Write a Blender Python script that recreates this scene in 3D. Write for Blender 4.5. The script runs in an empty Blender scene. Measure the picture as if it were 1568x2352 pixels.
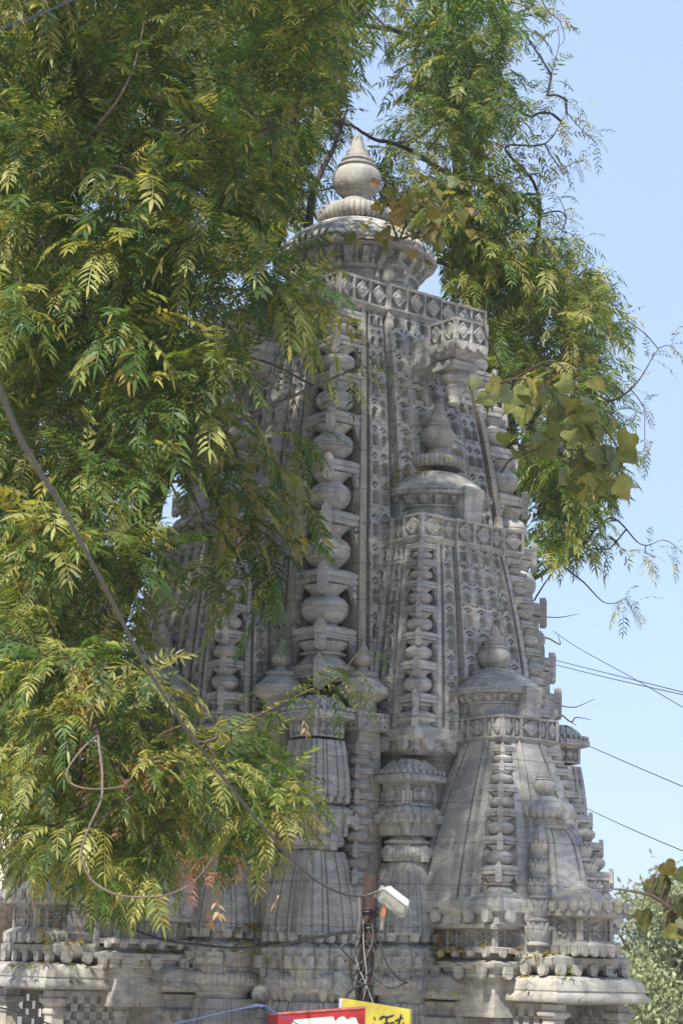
import bpy, math, random
import numpy as np
from mathutils import Matrix, Vector
rng = np.random.default_rng(11)
random.seed(5)
R = math.radians
scene = bpy.context.scene
COL = scene.collection

# ------------------------------------------------------------------ view
PITCH, ROLL, FPX = R(12), R(1.5), 4900.0          # focal length in pixels of a 1568 px wide picture
def ray(u, v):
    dx, dy = u-784, 1176-v
    x = (dx*math.cos(ROLL)-dy*math.sin(ROLL))/FPX
    y = (dy*math.cos(ROLL)+dx*math.sin(ROLL))/FPX
    return np.array((x, math.cos(PITCH)-y*math.sin(PITCH), math.sin(PITCH)+y*math.cos(PITCH)))
def at(u, v, y):                                   # the point at distance y seen at (u, v)
    r = ray(u, v)
    return r*(y/r[1])
cam = bpy.data.cameras.new('camera'); camo = bpy.data.objects.new('camera', cam); COL.objects.link(camo)
cr, sr, cp, sp = math.cos(ROLL), math.sin(ROLL), math.cos(PITCH), math.sin(PITCH)
rt, up, fw = np.array((1, 0, 0)), np.array((0, -sp, cp)), np.array((0, cp, sp))
r2, u2 = cr*rt+sr*up, -sr*rt+cr*up
camo.matrix_world = Matrix(((r2[0], u2[0], -fw[0], 0), (r2[1], u2[1], -fw[1], 0), (r2[2], u2[2], -fw[2], 0), (0, 0, 0, 1)))
cam.sensor_fit = 'VERTICAL'; cam.sensor_height = 36; cam.lens = 36*FPX/2352
cam.clip_start = .1; cam.clip_end = 3000
cam.dof.use_dof = True; cam.dof.focus_distance = 14.6; cam.dof.aperture_fstop = 6.3
scene.camera = camo

# ------------------------------------------------------------------ mesh helpers
class MB:
    def __init__(s): s.V = []; s.Q = []; s.T = []; s.C = []; s.n = 0
    def add(s, V, Q=None, T=None, C=None):
        V = np.asarray(V, float).reshape(-1, 3)
        if Q is not None and len(Q): s.Q.append(np.asarray(Q, np.int64).reshape(-1, 4)+s.n)
        if T is not None and len(T): s.T.append(np.asarray(T, np.int64).reshape(-1, 3)+s.n)
        if C is not None: s.C.append(np.asarray(C, float).reshape(-1, 3))
        s.V.append(V); s.n += len(V); return s
    def grid(s, P, cu=False, cv=False):            # rows i, columns j; cv closes the columns
        m, n = P.shape[:2]
        i = np.arange(m if cu else m-1); j = np.arange(n if cv else n-1)
        I, J = np.meshgrid(i, j, indexing='ij'); I2, J2 = (I+1) % m, (J+1) % n
        Q = np.stack((I*n+J, I*n+J2, I2*n+J2, I2*n+J), -1).reshape(-1, 4)
        return s.add(P.reshape(-1, 3), Q)
    def fan(s, ring, down=False):                  # close a ring of points
        ring = np.asarray(ring, float); n = len(ring); c = ring.mean(0)
        j = np.arange(n); j2 = (j+1) % n; k = np.full(n, n)
        T = np.stack((j2, j, k) if down else (j, j2, k), -1)
        return s.add(np.vstack((ring, c)), None, T)
    def box(s, x0, x1, y0, y1, z0, z1):
        V = [(x, y, z) for z in (z0, z1) for x, y in ((x0, y0), (x1, y0), (x1, y1), (x0, y1))]
        return s.add(V, [(3, 2, 1, 0), (4, 5, 6, 7), (0, 1, 5, 4), (1, 2, 6, 5), (2, 3, 7, 6), (3, 0, 4, 7)])
    def loft(s, rings, caps=True):                 # list of (n,3) rings, counter-clockwise seen from above, bottom to top
        P = np.asarray(rings, float); s.grid(P, cv=True)
        if caps: s.fan(P[-1]); s.fan(P[0], True)
        return s
    def lathe(s, prof, n=40, c=(0, 0), rmod=None, caps=True):
        th = np.linspace(0, 2*np.pi, n, endpoint=False); rings = []
        for k, (r, z) in enumerate(prof):
            rr = np.full(n, r) if rmod is None else rmod(r, z, th, k)
            rings.append(np.stack((c[0]+rr*np.cos(th), c[1]+rr*np.sin(th), np.full(n, z)), -1))
        return s.loft(rings, caps)
    def tube(s, path, rad, n=6, caps=True):
        P = np.asarray(path, float); m = len(P); rad = np.broadcast_to(np.asarray(rad, float), (m,))
        T = np.gradient(P, axis=0); T /= np.linalg.norm(T, axis=1)[:, None]+1e-9
        ref = np.array((0, 0, 1.)) if abs(T[0][2]) < .9 else np.array((1., 0, 0))
        a = np.cross(ref, T[0]); a /= np.linalg.norm(a); rings = []
        th = np.linspace(0, 2*np.pi, n, endpoint=False)
        for k in range(m):
            a = a-T[k]*a.dot(T[k]); a /= np.linalg.norm(a)+1e-9; b = np.cross(T[k], a)
            rings.append(P[k]+rad[k]*(np.cos(th)[:, None]*a+np.sin(th)[:, None]*b))
        return s.loft(rings, caps)
    def ball(s, c, r, n=10, m=7, sc=(1, 1, 1)):
        ph = np.linspace(-np.pi/2+.12, np.pi/2-.12, m); th = np.linspace(0, 2*np.pi, n, endpoint=False)
        rings = [np.stack((c[0]+sc[0]*r*np.cos(p)*np.cos(th), c[1]+sc[1]*r*np.cos(p)*np.sin(th), np.full(n, c[2]+sc[2]*r*np.sin(p))), -1) for p in ph]
        return s.loft(rings)
    def extrude(s, pts, o, ex, ey, en, d):         # outline (x,y) counter-clockwise in the plane ex,ey at o, from 0 to d along en
        o, ex, ey, en = (np.asarray(q, float) for q in (o, ex, ey, en))
        p = np.array([o+x*ex+y*ey for x, y in pts]); n = len(p)
        s.add(np.vstack((p, p+en*d)), [(i, (i+1) % n, n+(i+1) % n, n+i) for i in range(n)])
        s.fan(p+en*d); s.fan(p, True); return s
    def mesh(s, name, mat, smooth=38):
        V = np.vstack(s.V); Q = np.vstack(s.Q) if s.Q else np.zeros((0, 4), int); T = np.vstack(s.T) if s.T else np.zeros((0, 3), int)
        me = bpy.data.meshes.new(name); me.vertices.add(len(V)); me.vertices.foreach_set('co', V.ravel().astype(np.float32))
        L = np.concatenate((Q.ravel(), T.ravel())).astype(np.int32); me.loops.add(len(L)); me.loops.foreach_set('vertex_index', L)
        st = np.concatenate((np.arange(len(Q))*4, len(Q)*4+np.arange(len(T))*3)).astype(np.int32)
        me.polygons.add(len(st)); me.polygons.foreach_set('loop_start', st)
        me.update(calc_edges=True)
        me.polygons.foreach_set('use_smooth', np.full(len(st), smooth > 0))
        if s.C:
            c = np.vstack(s.C); ca = me.color_attributes.new('tint', 'FLOAT_COLOR', 'POINT')
            ca.data.foreach_set('color', np.hstack((c, np.ones((len(c), 1)))).astype(np.float32).ravel())
        me.materials.append(mat)
        if 0 < smooth < 180: me.set_sharp_from_angle(angle=R(smooth))
        return me
    def build(s, name, mat, parent=None, smooth=38):
        return link(name, s.mesh(name, mat, smooth), parent)
def link(name, me, parent=None, loc=None, rz=0, sc=None):
    o = bpy.data.objects.new(name, me); COL.objects.link(o)
    if parent is not None: o.parent = parent
    if loc is not None: o.location = loc
    if rz: o.rotation_euler = (0, 0, rz)
    if sc is not None: o.scale = sc
    return o
def tag(o, label=None, cat=None, group=None, kind=None):
    if label: o['label'] = label
    if cat: o['category'] = cat
    if group: o['group'] = group
    if kind: o['kind'] = kind
    return o
def empty(name, loc, rz=0):
    o = bpy.data.objects.new(name, None); COL.objects.link(o); o.location = loc; o.rotation_euler = (0, 0, rz); o.empty_display_size = .2
    return o
def copy_tree(o, parent, rz=None):
    c = o.copy(); COL.objects.link(c); c.parent = parent
    if rz is not None: c.rotation_euler = (0, 0, rz)
    for ch in [x for x in KIDS.get(o.name, [])]: copy_tree(ch, c)
    return c
KIDS = {}
def kid(o):
    KIDS.setdefault(o.parent.name, []).append(o); return o
def spline(pts, n=8):                              # Catmull-Rom through points
    P = np.asarray(pts, float); P = np.vstack((2*P[0]-P[1], P, 2*P[-1]-P[-2])); out = []
    for i in range(1, len(P)-2):
        for t in np.linspace(0, 1, n, endpoint=False):
            a, b, c, d = P[i-1], P[i], P[i+1], P[i+2]
            out.append(.5*(2*b+(c-a)*t+(2*a-5*b+4*c-d)*t*t+(3*b-a-3*c+d)*t**3))
    out.append(P[-2]); return np.array(out)
def px(*pts, n=8): return spline([at(*p) for p in pts], n)

# ------------------------------------------------------------------ materials
def newmat(name):
    m = bpy.data.materials.new(name); m.use_nodes = True; nt = m.node_tree
    return m, nt, nt.nodes['Principled BSDF']
def nd(nt, typ, **kw):
    n = nt.nodes.new(typ)
    for k, v in kw.items():
        if k in n.inputs: n.inputs[k].default_value = v
        else: setattr(n, k, v)
    return n
def ramp(nt, src, stops):
    r = nt.nodes.new('ShaderNodeValToRGB'); e = r.color_ramp.elements
    while len(e) < len(stops): e.new(.5)
    for k, (p, c) in enumerate(stops): e[k].position = p; e[k].color = (*c, 1) if len(c) == 3 else c
    nt.links.new(src, r.inputs[0]); return r
def mix(nt, fac, a, b, typ='MIX'):
    m = nt.nodes.new('ShaderNodeMix'); m.data_type = 'RGBA'; m.blend_type = typ
    for s, x in ((m.inputs[0], fac), (m.inputs[6], a), (m.inputs[7], b)):
        if isinstance(x, (int, float)): s.default_value = x
        elif isinstance(x, tuple): s.default_value = (*x, 1)
        else: nt.links.new(x, s)
    return m.outputs[2]
def stone_mat(name, lo, hi, warm, dark, vein=.5, joints=.28, bump=.5):
    m, nt, b = newmat(name); Lk = nt.links.new
    g = nt.nodes.new('ShaderNodeNewGeometry').outputs['Position']
    big = nd(nt, 'ShaderNodeTexNoise', Scale=1.7, Detail=6, Roughness=.62); Lk(g, big.inputs['Vector'])
    base = ramp(nt, big.outputs[0], [(.32, lo), (.5, tuple((x+y)/2 for x, y in zip(lo, hi))), (.68, hi)]).outputs[0]
    # bluish grey marble veining, tilted beds
    mp = nd(nt, 'ShaderNodeMapping'); mp.inputs['Rotation'].default_value = (.5, .35, .2); mp.inputs['Scale'].default_value = (2.2, 2.2, 7.5); Lk(g, mp.inputs[0])
    vn = nd(nt, 'ShaderNodeTexNoise', Scale=1.6, Detail=7, Roughness=.6, Distortion=1.6); Lk(mp.outputs[0], vn.inputs['Vector'])
    vf = ramp(nt, vn.outputs[0], [(.44, (0, 0, 0)), (.56, (vein, vein, vein)), (.66, (vein*.3,)*3)])
    c = mix(nt, vf.outputs[0], base, (lo[0]*.62, lo[1]*.67, lo[2]*.76))
    # warm lime and rust stains
    wn = nd(nt, 'ShaderNodeTexNoise', Scale=3.3, Detail=8, Roughness=.7); Lk(g, wn.inputs['Vector'])
    wf = ramp(nt, wn.outputs[0], [(.55, (0, 0, 0)), (.7, (.75, .75, .75))])
    c = mix(nt, wf.outputs[0], c, warm)
    # rain streaks: noise stretched along z
    ms = nd(nt, 'ShaderNodeMapping'); ms.inputs['Scale'].default_value = (14, 14, 1.1); Lk(g, ms.inputs[0])
    sn = nd(nt, 'ShaderNodeTexNoise', Scale=1.0, Detail=5, Roughness=.6); Lk(ms.outputs[0], sn.inputs['Vector'])
    sf = ramp(nt, sn.outputs[0], [(.50, (0, 0, 0)), (.72, (.6, .6, .6))])
    c = mix(nt, sf.outputs[0], c, dark)
    # lichen specks
    ln = nd(nt, 'ShaderNodeTexNoise', Scale=46, Detail=4, Roughness=.7); Lk(g, ln.inputs['Vector'])
    lf = ramp(nt, ln.outputs[0], [(.58, (0, 0, 0)), (.72, (.55, .55, .55))])
    c = mix(nt, lf.outputs[0], c, dark)
    fn = nd(nt, 'ShaderNodeTexNoise', Scale=150, Detail=3, Roughness=.7); Lk(g, fn.inputs['Vector'])
    ff = ramp(nt, fn.outputs[0], [(.3, (.8, .8, .8)), (.7, (1.14, 1.13, 1.1))])
    c = mix(nt, 1.0, c, ff.outputs[0], 'MULTIPLY')
    # sooty patches where water runs, and a few cracks
    pn = nd(nt, 'ShaderNodeTexNoise', Scale=1.15, Detail=9, Roughness=.68, Distortion=.6); Lk(g, pn.inputs['Vector'])
    pf = ramp(nt, pn.outputs[0], [(.55, (0, 0, 0)), (.66, (.55, .55, .55))])
    c = mix(nt, pf.outputs[0], c, (dark[0]*1.25, dark[1]*1.27, dark[2]*1.32))
    wv = nd(nt, 'ShaderNodeTexNoise', Scale=3.0, Detail=4); Lk(g, wv.inputs['Vector'])
    wm = nd(nt, 'ShaderNodeMix', data_type='VECTOR'); wm.inputs[0].default_value = .16; Lk(g, wm.inputs[4]); Lk(wv.outputs[1], wm.inputs[5])
    vo = nd(nt, 'ShaderNodeTexVoronoi', feature='DISTANCE_TO_EDGE', Scale=1.9); Lk(wm.outputs[1], vo.inputs['Vector'])
    vr = ramp(nt, vo.outputs['Distance'], [(.0, (1, 1, 1)), (.007, (0, 0, 0))])
    vk = nd(nt, 'ShaderNodeMath', operation='MULTIPLY'); Lk(vr.outputs[0], vk.inputs[0]); Lk(ramp(nt, wn.outputs[0], [(.46, (0, 0, 0)), (.52, (.7, .7, .7))]).outputs[0], vk.inputs[1])
    c = mix(nt, vk.outputs[0], c, (.06, .056, .05))
    # thin bed joints, wandering
    sx = nt.nodes.new('ShaderNodeSeparateXYZ'); Lk(g, sx.inputs[0])
    jn = nd(nt, 'ShaderNodeTexNoise', Scale=2.2, Detail=3); Lk(g, jn.inputs['Vector'])
    j1 = nd(nt, 'ShaderNodeMath', operation='MULTIPLY_ADD'); j1.inputs[1].default_value = .05; Lk(jn.outputs[0], j1.inputs[0]); Lk(sx.outputs[2], j1.inputs[2])
    j2 = nd(nt, 'ShaderNodeMath', operation='PINGPONG'); j2.inputs[1].default_value = joints/2; Lk(j1.outputs[0], j2.inputs[0])
    jr = ramp(nt, j2.outputs[0], [(.0, (1, 1, 1)), (.0042, (.0, .0, .0))])
    jm = nd(nt, 'ShaderNodeMath', operation='MULTIPLY'); jm.inputs[1].default_value = .6; Lk(jr.outputs[0], jm.inputs[0])
    c = mix(nt, jm.outputs[0], c, (.07, .065, .06))
    Lk(c, b.inputs['Base Color']); b.inputs['Roughness'].default_value = .82; b.inputs['Specular IOR Level'].default_value = .3
    h1 = nd(nt, 'ShaderNodeTexNoise', Scale=24, Detail=8, Roughness=.72); Lk(g, h1.inputs['Vector'])
    ha = nd(nt, 'ShaderNodeMath', operation='MULTIPLY_ADD'); ha.inputs[1].default_value = -.5; Lk(jr.outputs[0], ha.inputs[0]); Lk(h1.outputs[0], ha.inputs[2])
    bp = nd(nt, 'ShaderNodeBump', Strength=bump, Distance=.012); Lk(ha.outputs[0], bp.inputs['Height']); Lk(bp.outputs[0], b.inputs['Normal'])
    return m
STONE = stone_mat('grey_carved_stone', (.315, .313, .303), (.485, .472, .437), (.49, .43, .34), (.135, .136, .134), vein=.62)
MARBLE = stone_mat('pale_marble', (.28, .274, .258), (.42, .405, .37), (.42, .37, .29), (.11, .107, .10), vein=.4, joints=3.0)
MORTAR = stone_mat('lime_mortar_and_stone', (.30, .28, .24), (.44, .405, .33), (.50, .43, .31), (.13, .125, .115), vein=.35, bump=.9)
BASEST = stone_mat('warm_base_stone', (.285, .278, .26), (.44, .42, .375), (.49, .425, .32), (.115, .112, .105), vein=.5)

def plain(name, col, rough=.6, noise=.12, scale=20, metal=0, spec=.4, bump=0):
    m, nt, b = newmat(name); Lk = nt.links.new
    tc = nt.nodes.new('ShaderNodeNewGeometry').outputs['Position']
    n = nd(nt, 'ShaderNodeTexNoise', Scale=scale, Detail=6, Roughness=.65); Lk(tc, n.inputs['Vector'])
    r = ramp(nt, n.outputs[0], [(.3, tuple(x*(1-noise*2) for x in col)), (.7, tuple(min(1, x*(1+noise*1.4)) for x in col))])
    Lk(r.outputs[0], b.inputs['Base Color']); b.inputs['Roughness'].default_value = rough; b.inputs['Metallic'].default_value = metal
    b.inputs['Specular IOR Level'].default_value = spec
    if bump:
        bp = nd(nt, 'ShaderNodeBump', Strength=bump, Distance=.01); Lk(n.outputs[0], bp.inputs['Height']); Lk(bp.outputs[0], b.inputs['Normal'])
    return m
def leaf_mat(name, trans=.44, rough=.5, spec=.35, mottle=None):
    m, nt, b = newmat(name); Lk = nt.links.new
    a = nd(nt, 'ShaderNodeVertexColor'); a.layer_name = 'tint'
    g = nt.nodes.new('ShaderNodeNewGeometry').outputs['Position']
    n = nd(nt, 'ShaderNodeTexNoise', Scale=70, Detail=3); Lk(g, n.inputs['Vector'])
    f = ramp(nt, n.outputs[0], [(.3, (.82, .82, .82)), (.7, (1.18, 1.18, 1.1))])
    c = mix(nt, 1.0, a.outputs[0], f.outputs[0], 'MULTIPLY')
    if mottle:
        n2 = nd(nt, 'ShaderNodeTexNoise', Scale=38, Detail=5, Roughness=.7); Lk(g, n2.inputs['Vector'])
        f2 = ramp(nt, n2.outputs[0], [(.48, (0, 0, 0)), (.66, (.7, .7, .7))]); c = mix(nt, f2.outputs[0], c, mottle)
    Lk(c, b.inputs['Base Color']); b.inputs['Roughness'].default_value = rough; b.inputs['Specular IOR Level'].default_value = spec
    t = nt.nodes.new('ShaderNodeBsdfTranslucent')
    c2 = mix(nt, 1.0, c, (1.5, 1.45, .55), 'MULTIPLY'); Lk(c2, t.inputs['Color'])
    ms = nt.nodes.new('ShaderNodeMixShader'); ms.inputs[0].default_value = trans
    Lk(b.outputs[0], ms.inputs[1]); Lk(t.outputs[0], ms.inputs[2])
    Lk(ms.outputs[0], nt.nodes['Material Output'].inputs['Surface'])
    return m
LEAF = leaf_mat('neem_leaf'); PEEPAL = leaf_mat('peepal_leaf', .3, .5, .35, (.22, .17, .05)); FARLEAF = leaf_mat('far_leaf', .3, .7, .2)
BARK = plain('bark', (.055, .044, .036), .9, .3, 30, bump=.8); TWIG = plain('twig', (.085, .06, .046), .8, .25, 60)
PALETWIG = plain('pale_twig', (.15, .115, .092), .8, .2, 60)
RUST = plain('rusty_painted_steel', (.046, .027, .022), .75, .4, 22, bump=.3)
CABLEB = plain('black_cable', (.02, .02, .021), .5, .2); CABLEG = plain('grey_cable', (.06, .057, .053), .55, .15); CABLEW = plain('pale_wire', (.30, .29, .275), .5, .1)
WHITEM = plain('white_lamp_housing', (.52, .53, .525), .5, .14, 40); DARKM = plain('black_painted_iron', (.028, .028, .03), .5, .3, 40)
DUST = plain('dusty_black_iron', (.06, .058, .055), .75, .4, 50)
GLASSM = plain('lamp_reflector', (.5, .55, .54), .12, .15, 60, metal=.85)
REDM = plain('red_sign_paint', (.30, .018, .020), .5, .2, 14); CREAM = plain('cream_sign_panel', (.72, .66, .50), .5, .06, 12)
YELM = plain('yellow_sign_sheet', (.37, .31, .045), .5, .16, 9); INK = plain('black_ink', (.012, .012, .012), .5, .1); WHITEP = plain('white_edge', (.75, .75, .75), .5, .05)
ROPE = plain('blue_rope', (.085, .12, .23), .8, .3, 200); GROUND = plain('dusty_ground', (.42, .37, .30), .95, .2, 1.5, bump=.3)
WALLP = plain('cream_plaster', (.60, .58, .50), .9, .08, 1.2); DARKIN = plain('dark_interior_stone', (.06, .055, .05), .95, .2); GLASSW = plain('window_glass', (.04, .05, .06), .1, .1)
PINKLEAF = LEAF
# ================================================================== TEMPLE
X0, Y0, TH = .053, 16.0, 38.5
temple = empty('temple', (X0, Y0, 0), R(-(90-TH)))
tag(temple, 'grey carved stone temple with a tall curved spire, clustered half spires and a porch', 'temple')
def P_(name, mb, mat=None, parent=None, smooth=38, **k): return kid(mb.build(name, mat or STONE, parent or temple, smooth))
def sm(x): x = np.clip(x, 0, 1); return x*x*(3-2*x)
def hash2(i, j): return (np.sin(i*12.9898+j*78.233)*43758.5453) % 1

def jali(S, W, ncol, depth, asp=1.3, hw=.25):     # arched niches with chevron brackets over them; asp = cell height / width
    c = np.floor(S*ncol); r = np.floor(W); x = S*ncol-c-.5; y = W-r; rnd = hash2(r+7, c)
    top = .27+.06*rnd
    body = np.where(y < top, np.abs(x)-hw, np.sqrt(x*x+((y-top)*asp)**2)-hw)
    sd = np.maximum(body, (.05-y)*asp)
    d = sm(-sd/.05)
    trim = sm((.045-np.abs(sd-.075))/.03)*.3
    base = top+hw/asp+.17; rg = .12*(1-np.abs(x)/.31)
    v = np.maximum(np.abs(x)-.31, np.maximum(y-base-rg-.065, base+rg-y)*asp)
    d = np.maximum(d, sm(-v/.04)*.9)
    dm = np.abs(x)/.17+np.abs(y-base+.01)*asp/.11-1
    d = np.maximum(d, np.where(rnd > .3, sm(-dm/.3)*.8, 0))
    sq = np.maximum(np.abs(np.abs(x)-.33)-.07, np.abs(y-.93)*asp-.06)
    d = np.maximum(d, sm(-sq/.04)*.7)
    return -depth*d*(.85+.25*rnd)+depth*trim
def diam(S, y, n, depth):
    k = np.floor(S*n); x = S*n-k-.5; y = y-.5
    fr = sm((np.maximum(np.abs(x), np.abs(y))-.415)/.025)
    q = np.abs(x)/.43+np.abs(y)/.43
    dia = sm((1.0-q)/.07); groove = sm((.035-np.abs(q-.62))/.03)*dia; boss = sm((.16-np.hypot(x, y))/.05)
    h = np.maximum(fr, dia)-1
    return depth*h-depth*.35*groove+depth*.2*boss*(.6+.4*np.cos(6*np.arctan2(y, x)))
def floral(S, y, n, depth):
    k = np.floor(S*n); x = S*n-k-.5; yy = y-.5
    fr = sm((np.maximum(np.abs(x), np.abs(yy))-.42)/.03); r = np.hypot(x, yy); a = np.arctan2(yy, x)
    p = sm((.36*(.62+.38*np.abs(np.cos(2.5*a+k)))-r)/.06)
    return depth*(np.maximum(fr, p*.8)-1)-depth*.5*sm((.09-np.abs(r-.14))/.05)*(1-fr)
def lotus(S, W, depth):                            # stacked lotus buds
    r = np.floor(W); y = W-r; h = 0
    for cx, w in ((.5, .20), (.2, .17), (.8, .17)):
        e = np.abs(S-cx)/w; top = .86-.42*e**1.5
        h = np.maximum(h, np.where((e < 1) & (y > .12), sm((top-y)/.08)*np.sqrt(np.clip(1-e*e, 0, 1)), 0))
    return depth*(h-1)+depth*.9*sm((.06-np.abs(y-.05))/.03)
def plainp(S, W): return 0*S

def relief(mb, Pf, S, W, H, skirt):                # Pf(S,W,H) -> points; a skirt closes the edges
    S = np.concatenate((S[:1], S, S[-1:])); W = np.concatenate((W[:1], W, W[-1:]))
    SS, WW = np.meshgrid(S, W); hh = H(SS, WW)+rng.normal(0, .0007, SS.shape)
    hh[0] = hh[-1] = -skirt; hh[:, 0] = hh[:, -1] = -skirt
    return mb.grid(Pf(SS, WW, hh))
def rows(af, z0, z1, k):                           # z grid and its row coordinate, rows as tall as k*half width
    z = np.linspace(z0, z1, 400); w = np.concatenate(((0,), np.cumsum(np.diff(z)/(k*af(z[1:]))))); return z, w
def strip(af, z0, z1, t0, t1, out, pat, k=.2, res=.009, skirt=None):
    mb = MB(); a0 = float(np.mean(af(np.array((z0, z1))))); zz, ww = rows(af, z0, z1, k)
    S = np.linspace(0, 1, max(4, int((t1-t0)*a0/res))); Z = np.linspace(z0, z1, max(4, int((z1-z0)/res)))
    sk = skirt or .12*a0
    def Pf(s, z, h):
        a = af(z); return np.stack((a*out+h, (t0+s*(t1-t0))*a, z), -1)
    return relief(mb, Pf, S, Z, lambda s, z: pat(s, np.interp(z, zz, ww)), sk)

# ---- unit pot and slab of the corner columns
potprof = [(.45, 0), (.62, .03), (.62, .09), (.5, .13), (.74, .22), (.93, .33), (1.0, .44), (1.0, .475), (.965, .487), (.965, .498), (1.0, .51), (.97, .59), (.84, .69), (.63, .755), (.57, .80), (.62, .85), (.80, .94), (.86, 1.0)]
def worn(seed):
    g = np.random.default_rng(seed); ph = g.uniform(0, 6.3, 9); chips = [(g.uniform(0, 6.3), g.uniform(.2, 1), g.uniform(.1, .3), g.uniform(.03, .09)) for _ in range(5)]
    def f(r, z, th, k):
        w = .012*np.sin(2*th+ph[0])+.010*np.sin(3*th+ph[1]+3*z)+.007*np.sin(7*th+ph[2]-5*z)+.005*np.sin(13*th+ph[3]+9*z)
        for a, zc, s_, dp in chips: w = w-dp*np.exp(-((np.angle(np.exp(1j*(th-a)))/s_)**2+((z-zc)/(s_*.5))**2))
        return r*(1+w)
    return f
POTS = [MB().lathe(potprof, 44, (0, 0), worn(i)).mesh('pot', STONE, 30) for i in range(4)]; POT = POTS[0]
BELL = MB().lathe([(.95, 0), (1.0, .1), (.86, .28), (.72, .42), (.7, .46), (.92, .5), (.95, .56), (.72, .6), (.78, .72), (.98, .9), (1.02, 1.0)], 28).mesh('pot', STONE, 30)
def tongue_pts(w, lo, hi, peak=True):
    th = np.linspace(np.pi, 2*np.pi, 7); b = [(w*math.cos(t), lo+w+w*math.sin(t)) for t in th]
    return b+([(w*.95, hi-w*1.1), (w*.45, hi-w*.5), (0, hi), (-w*.45, hi-w*.5), (-w*.95, hi-w*1.1)] if peak else [(w, hi), (-w, hi)])
def slab_mesh(plainish=False):
    mb = MB(); sq = lambda h, z: [(-h, -h, z), (h, -h, z), (h, h, z), (-h, h, z)]
    mb.loft([sq(.72, -.16), sq(.80, -.12), sq(.84, 0)]).loft([sq(.96, 0.002), sq(1.0, .04), sq(1.0, .22), sq(.95, .25), sq(.95, .29), sq(1.0, .32), sq(1.0, .52), sq(.88, .58), sq(.70, .68)])
    d = math.sqrt(.5)
    for sx, sy in ((1, -1),):
        e = np.array((sx*d, sy*d, 0)); t = np.array((-sy*d, sx*d, 0)); t = -t if np.cross(t, (0, 0, 1)).dot(e) < 0 else t
        pts = tongue_pts(.24, -.58, .92)
        mb.extrude(pts, e*1.14, t, (0, 0, 1), e, .305)
        mb.extrude([(x*.3, y*.86) for x, y in pts], e*1.43, t, (0, 0, 1), e, .06)   # midrib
    disc = [(.20*math.cos(t), .20*math.sin(t)) for t in np.linspace(0, 2*np.pi, 14, endpoint=False)]
    sm_ = [(x*.5, y*.5) for x, y in disc]
    for (o, t, n) in (((.9, .82, -.13), (0, 1, 0), (1, 0, 0)), ((-.82, -.9, -.13), (1, 0, 0), (0, -1, 0))):
        mb.extrude(disc, o, t, (0, 0, 1), n, .07); mb.extrude(sm_, o, t, (0, 0, 1), n, .12)
        sg = 1 if t[1] else -1; tri = [(sg*.17, .13), (-sg*.22, .13), (sg*.17, -.85)]; mb.extrude(tri if sg < 0 else tri[::-1], np.array(o)-np.array(n)*.2, t, (0, 0, 1), n, .27)
    return mb.mesh('slab', STONE, 30)
SLAB = slab_mesh()
def pot_string(parent, c, corner, af, zs, wf, proud=1.0):
    """slabs at the heights zs (rising), pots between them, along the corner line of a spire of half width af about (c,0)"""
    s = 1 if corner > 0 else -1                    # corner -1: the (+,-) corner; +1: (+,+)
    def place(me, name, z, w, sc):
        a = af(z)*proud-w
        o = kid(link(name, me, parent, (c+a, s*a, z), 0 if s < 0 else R(90), sc))
        return o
    for i, z in enumerate(zs):
        w = float(wf(z)); o = place(SLAB, 'slab', z, w, (w, w, w*random.uniform(.94, 1.06))); o.rotation_euler.x += random.gauss(0, .012); o.rotation_euler.y += random.gauss(0, .012); o.rotation_euler.z += random.gauss(0, .02)
        if i+1 < len(zs):
            z0 = z+.52*w; w2 = float(wf((z+zs[i+1])/2)); h = zs[i+1]-z0-.12*w2
            o = place(random.choice(POTS) if i else BELL, 'pot', z0, w2, (w2*1.05*random.uniform(.97, 1.03), w2*1.05, h)); o.rotation_euler.z += random.uniform(0, 6.28) if i else 0

def off_poly(poly, d):                             # offset a rectilinear counter-clockwise polygon outwards
    n = len(poly); out = []
    for i in range(n):
        p, q, r = np.array(poly[i-1]), np.array(poly[i]), np.array(poly[(i+1) % n])
        e1, e2 = q-p, r-q; e1 = e1/np.linalg.norm(e1); e2 = e2/np.linalg.norm(e2)
        n1, n2 = np.array((e1[1], -e1[0])), np.array((e2[1], -e2[0]))
        k = 1+n1.dot(n2); out.append(q+(n1+n2)*d/max(k, .3))
    return out
def poly_loft(mb, poly, prof, caps=True):          # prof: list of (offset, z)
    return mb.loft([[(*p, z) for p in off_poly(poly, d)] for d, z in prof], caps)
def sqp(h, cx=0, cy=0): return [(cx-h, cy-h), (cx+h, cy-h), (cx+h, cy+h), (cx-h, cy+h)]
def rect(x0, x1, y0, y1): return [(x0, y0), (x1, y0), (x1, y1), (x0, y1)]
def stepped(half, steps):                          # four-fold stepped square; steps = [(t, out)] from centre to corner, last out is the corner
    f = []
    for k, (t, o) in enumerate(steps):
        f.append((o*half, t*half))
        if k+1 < len(steps) and steps[k+1][1] != o: f.append((steps[k+1][1]*half, t*half))
    lst = steps[-1][1]*half; f[-1] = (lst, lst) if abs(f[-1][1]-lst) > 1e-6 else f[-1]
    side = [(x, -y) for x, y in f[::-1]]+f     # one face, bottom to top (from -corner to +corner)
    side = side[:-1]; out = []
    for k in range(4):
        c, s = [(1, 0), (0, 1), (-1, 0), (0, -1)][k]; out += [(x*c-y*s, x*s+y*c) for x, y in side]
    return out
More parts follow.
